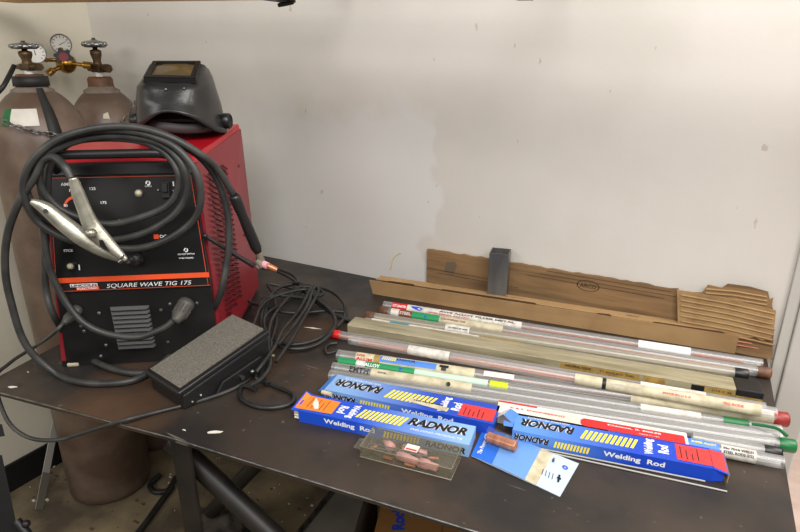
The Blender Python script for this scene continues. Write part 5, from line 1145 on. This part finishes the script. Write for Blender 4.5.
# grey panel and printed box below the bench front
def floor_box(nm, lab, cat, px, z, sx, sy, h, rz, m): return
pz = .42
a = T(290,532,pz); b = T(346,485,pz); c_ = T(372,520,pz)
gF = frame((a.x, a.y, 0), Vector((c_.x-a.x, c_.y-a.y, 0)))
print('grey', a, b, c_, gF.inverted() @ b, gF.inverted() @ c_)
gp = thing('grey_cabinet', 'grey box under the bench with a pale metal edge, left of the brown carton', 'box', frame((a.x,a.y,0), T(372,514,pz)-T(318,508,pz)))
gi = gp.matrix_world.inverted(); bb = gi @ b
part('box_body', MB().hexa([(-.0,-.10,0),(.165,-.10,0),(.165,.34,0),(.02+bb.x,.34,0),(-.0,-.10,pz),(.165,-.10,pz),(.165,.34,pz),(.02+bb.x,.34,pz)]), mat('grey_box_paint', (110,106,96), .6, col2=(92,88,80), scale=8), gp)
part('edge_strip', MB().hexa([(-.010,-.10,pz),(.006,-.10,pz),(.026+bb.x,.34,pz),(.010+bb.x,.34,pz),(-.010,-.10,pz+.004),(.006,-.10,pz+.004),(.026+bb.x,.34,pz+.004),(.010+bb.x,.34,pz+.004)]), M['steel'], gp)
a2 = T(366,532,pz); rF = frame((a2.x, a2.y, 0), T(372,514,pz)-T(318,508,pz)) @ Matrix.Translation((.025,0,0))
rb_ = thing('brown_carton', 'brown cardboard box with dark blue word under the bench front', 'carton', rF)
part('box_body', MB().box((0,-.10,0),(.30,.34,pz+.02), bev=.003), mat('brown_box_card', (150,106,54), .8), rb_)
ri = rF.inverted(); tp_ = ri @ T(405,530,pz+.02); 
tx = MB(); text(tx, 'Rock', tp_ , (ri.to_3x3() @ (T(404,505,pz)-T(404,532,pz))), (ri.to_3x3() @ -(T(430,510,pz)-T(400,510,pz))), .085, .034, 0, .05); part('lettering', tx, M['print_blue'], rb_)
part('tape_line', MB().box((.17,-.10,pz+.0201),(.173,.34,pz+.0206)), M['brown_cap'], rb_)
# rag
rg = T(215,522,.0); rp = T(212,512,.30)
import mathutils
bm = bmesh.new(); bmesh.ops.create_icosphere(bm, subdivisions=4, radius=1)
for v in bm.verts:
    n = mathutils.noise.noise(v.co*2.2)*.35 + mathutils.noise.noise(v.co*6)*.12; v.co = v.co*(1+n); v.co.x *= .085; v.co.y *= .075; v.co.z *= .06
    v.co.z = max(v.co.z, -.04)
R_ = T(214,530,.18)
box_ = thing('tool_crate', 'dark steel crate under the bench below the brace', 'crate', Matrix.Translation((R_.x, R_.y, 0)))
part('crate_body', MB().box((-.09,-.08,0),(.09,.09,.14), bev=.004), M['frame_black'], box_)
solo('grey_rag', MB().frombm(bm, smooth=True), M['rag'], 'crumpled grey rag bundled under the bench between the legs', 'rag', Matrix.Translation((R_.x, R_.y, .181)))
cable_thing('floor_cable', 'dark cable on the floor left of the bench leg', 'cable', [T(172,487,.012), T(160,503,.012), T(148,520,.012), T(136,536,.012), T(125,552,.012)], .011, M['thin_cable'])
cable_thing('floor_cable', 'dark coiled cable on the floor behind the bench leg', 'cable', [T(160,475,.012), T(150,485,.012), T(155,492,.012), T(168,490,.012), T(176,478,.012), T(190,470,.012)], .010, M['thin_cable'])
# dark stand at the left picture edge
bk = T(-30, 520, .0)
sF = Matrix.Translation((bk.x, bk.y, 0))
std = thing('black_stand', 'black steel stand cut off by the left edge of the picture', 'stand', Matrix.Translation(at_depth(-12,520,1.25)*Vector((1,1,0)) if False else (at_depth(-12,520,1.25).x, at_depth(-12,520,1.25).y, 0)))
so = std.matrix_world.translation
sq_ = lambda x, y, d=1.25: at_depth(x, y, d) - so
part('arm', MB().hexa([sq_(-20,427), sq_(2,424), sq_(2,424,1.3), sq_(-20,427,1.3), sq_(-20,440)*1.0, sq_(5,436), sq_(5,436,1.3), sq_(-20,440,1.3)]), M['black_satin'], std)
part('post', MB().hexa([sq_(-14,455), sq_(2,455), sq_(2,455,1.3), sq_(-14,455,1.3), sq_(-6,560), sq_(24,560), sq_(24,560,1.3), sq_(-6,560,1.3)]).cyl(sq_(-12,430,1.275), sq_(-4,520,1.275), .012), M['black_satin'], std)
part('foot', MB().box((-.08,-.05,0),(.12,.05,.03), bev=.004), M['black_satin'], std)
part('clip', MB().cyl(sq_(16,521), sq_(28,535), .010).ball(sq_(26,524), .009), M['black_satin'], std)
# debris on the floor
rnd = random.Random(5); k = 0
dm_ = [M['white_card'], mat('grit', (92,80,64), .9), M['rust']]
gr = MB()
for i in range(150):
    px, py = rnd.uniform(30, 330), rnd.uniform(455, 534); p = T(px, py, 0)
    if (p - Vector((P1.x,P1.y,0))).length < r1+.01: continue
    s_ = rnd.uniform(.0015, .008)*rnd.random()+.001; mi = 0 if rnd.random() < .2 else (1 if rnd.random() < .8 else 2)
    gr.box((p.x-s_, p.y-s_*.6, 0), (p.x+s_, p.y+s_*.6, s_*.8), mi)
o_ = part('floor_grit', gr, dm_, None); tag(o_, 'loose grit and paper crumbs scattered on the dusty floor under the bench', 'debris', None, 'stuff')
bpy.context.view_layer.update()
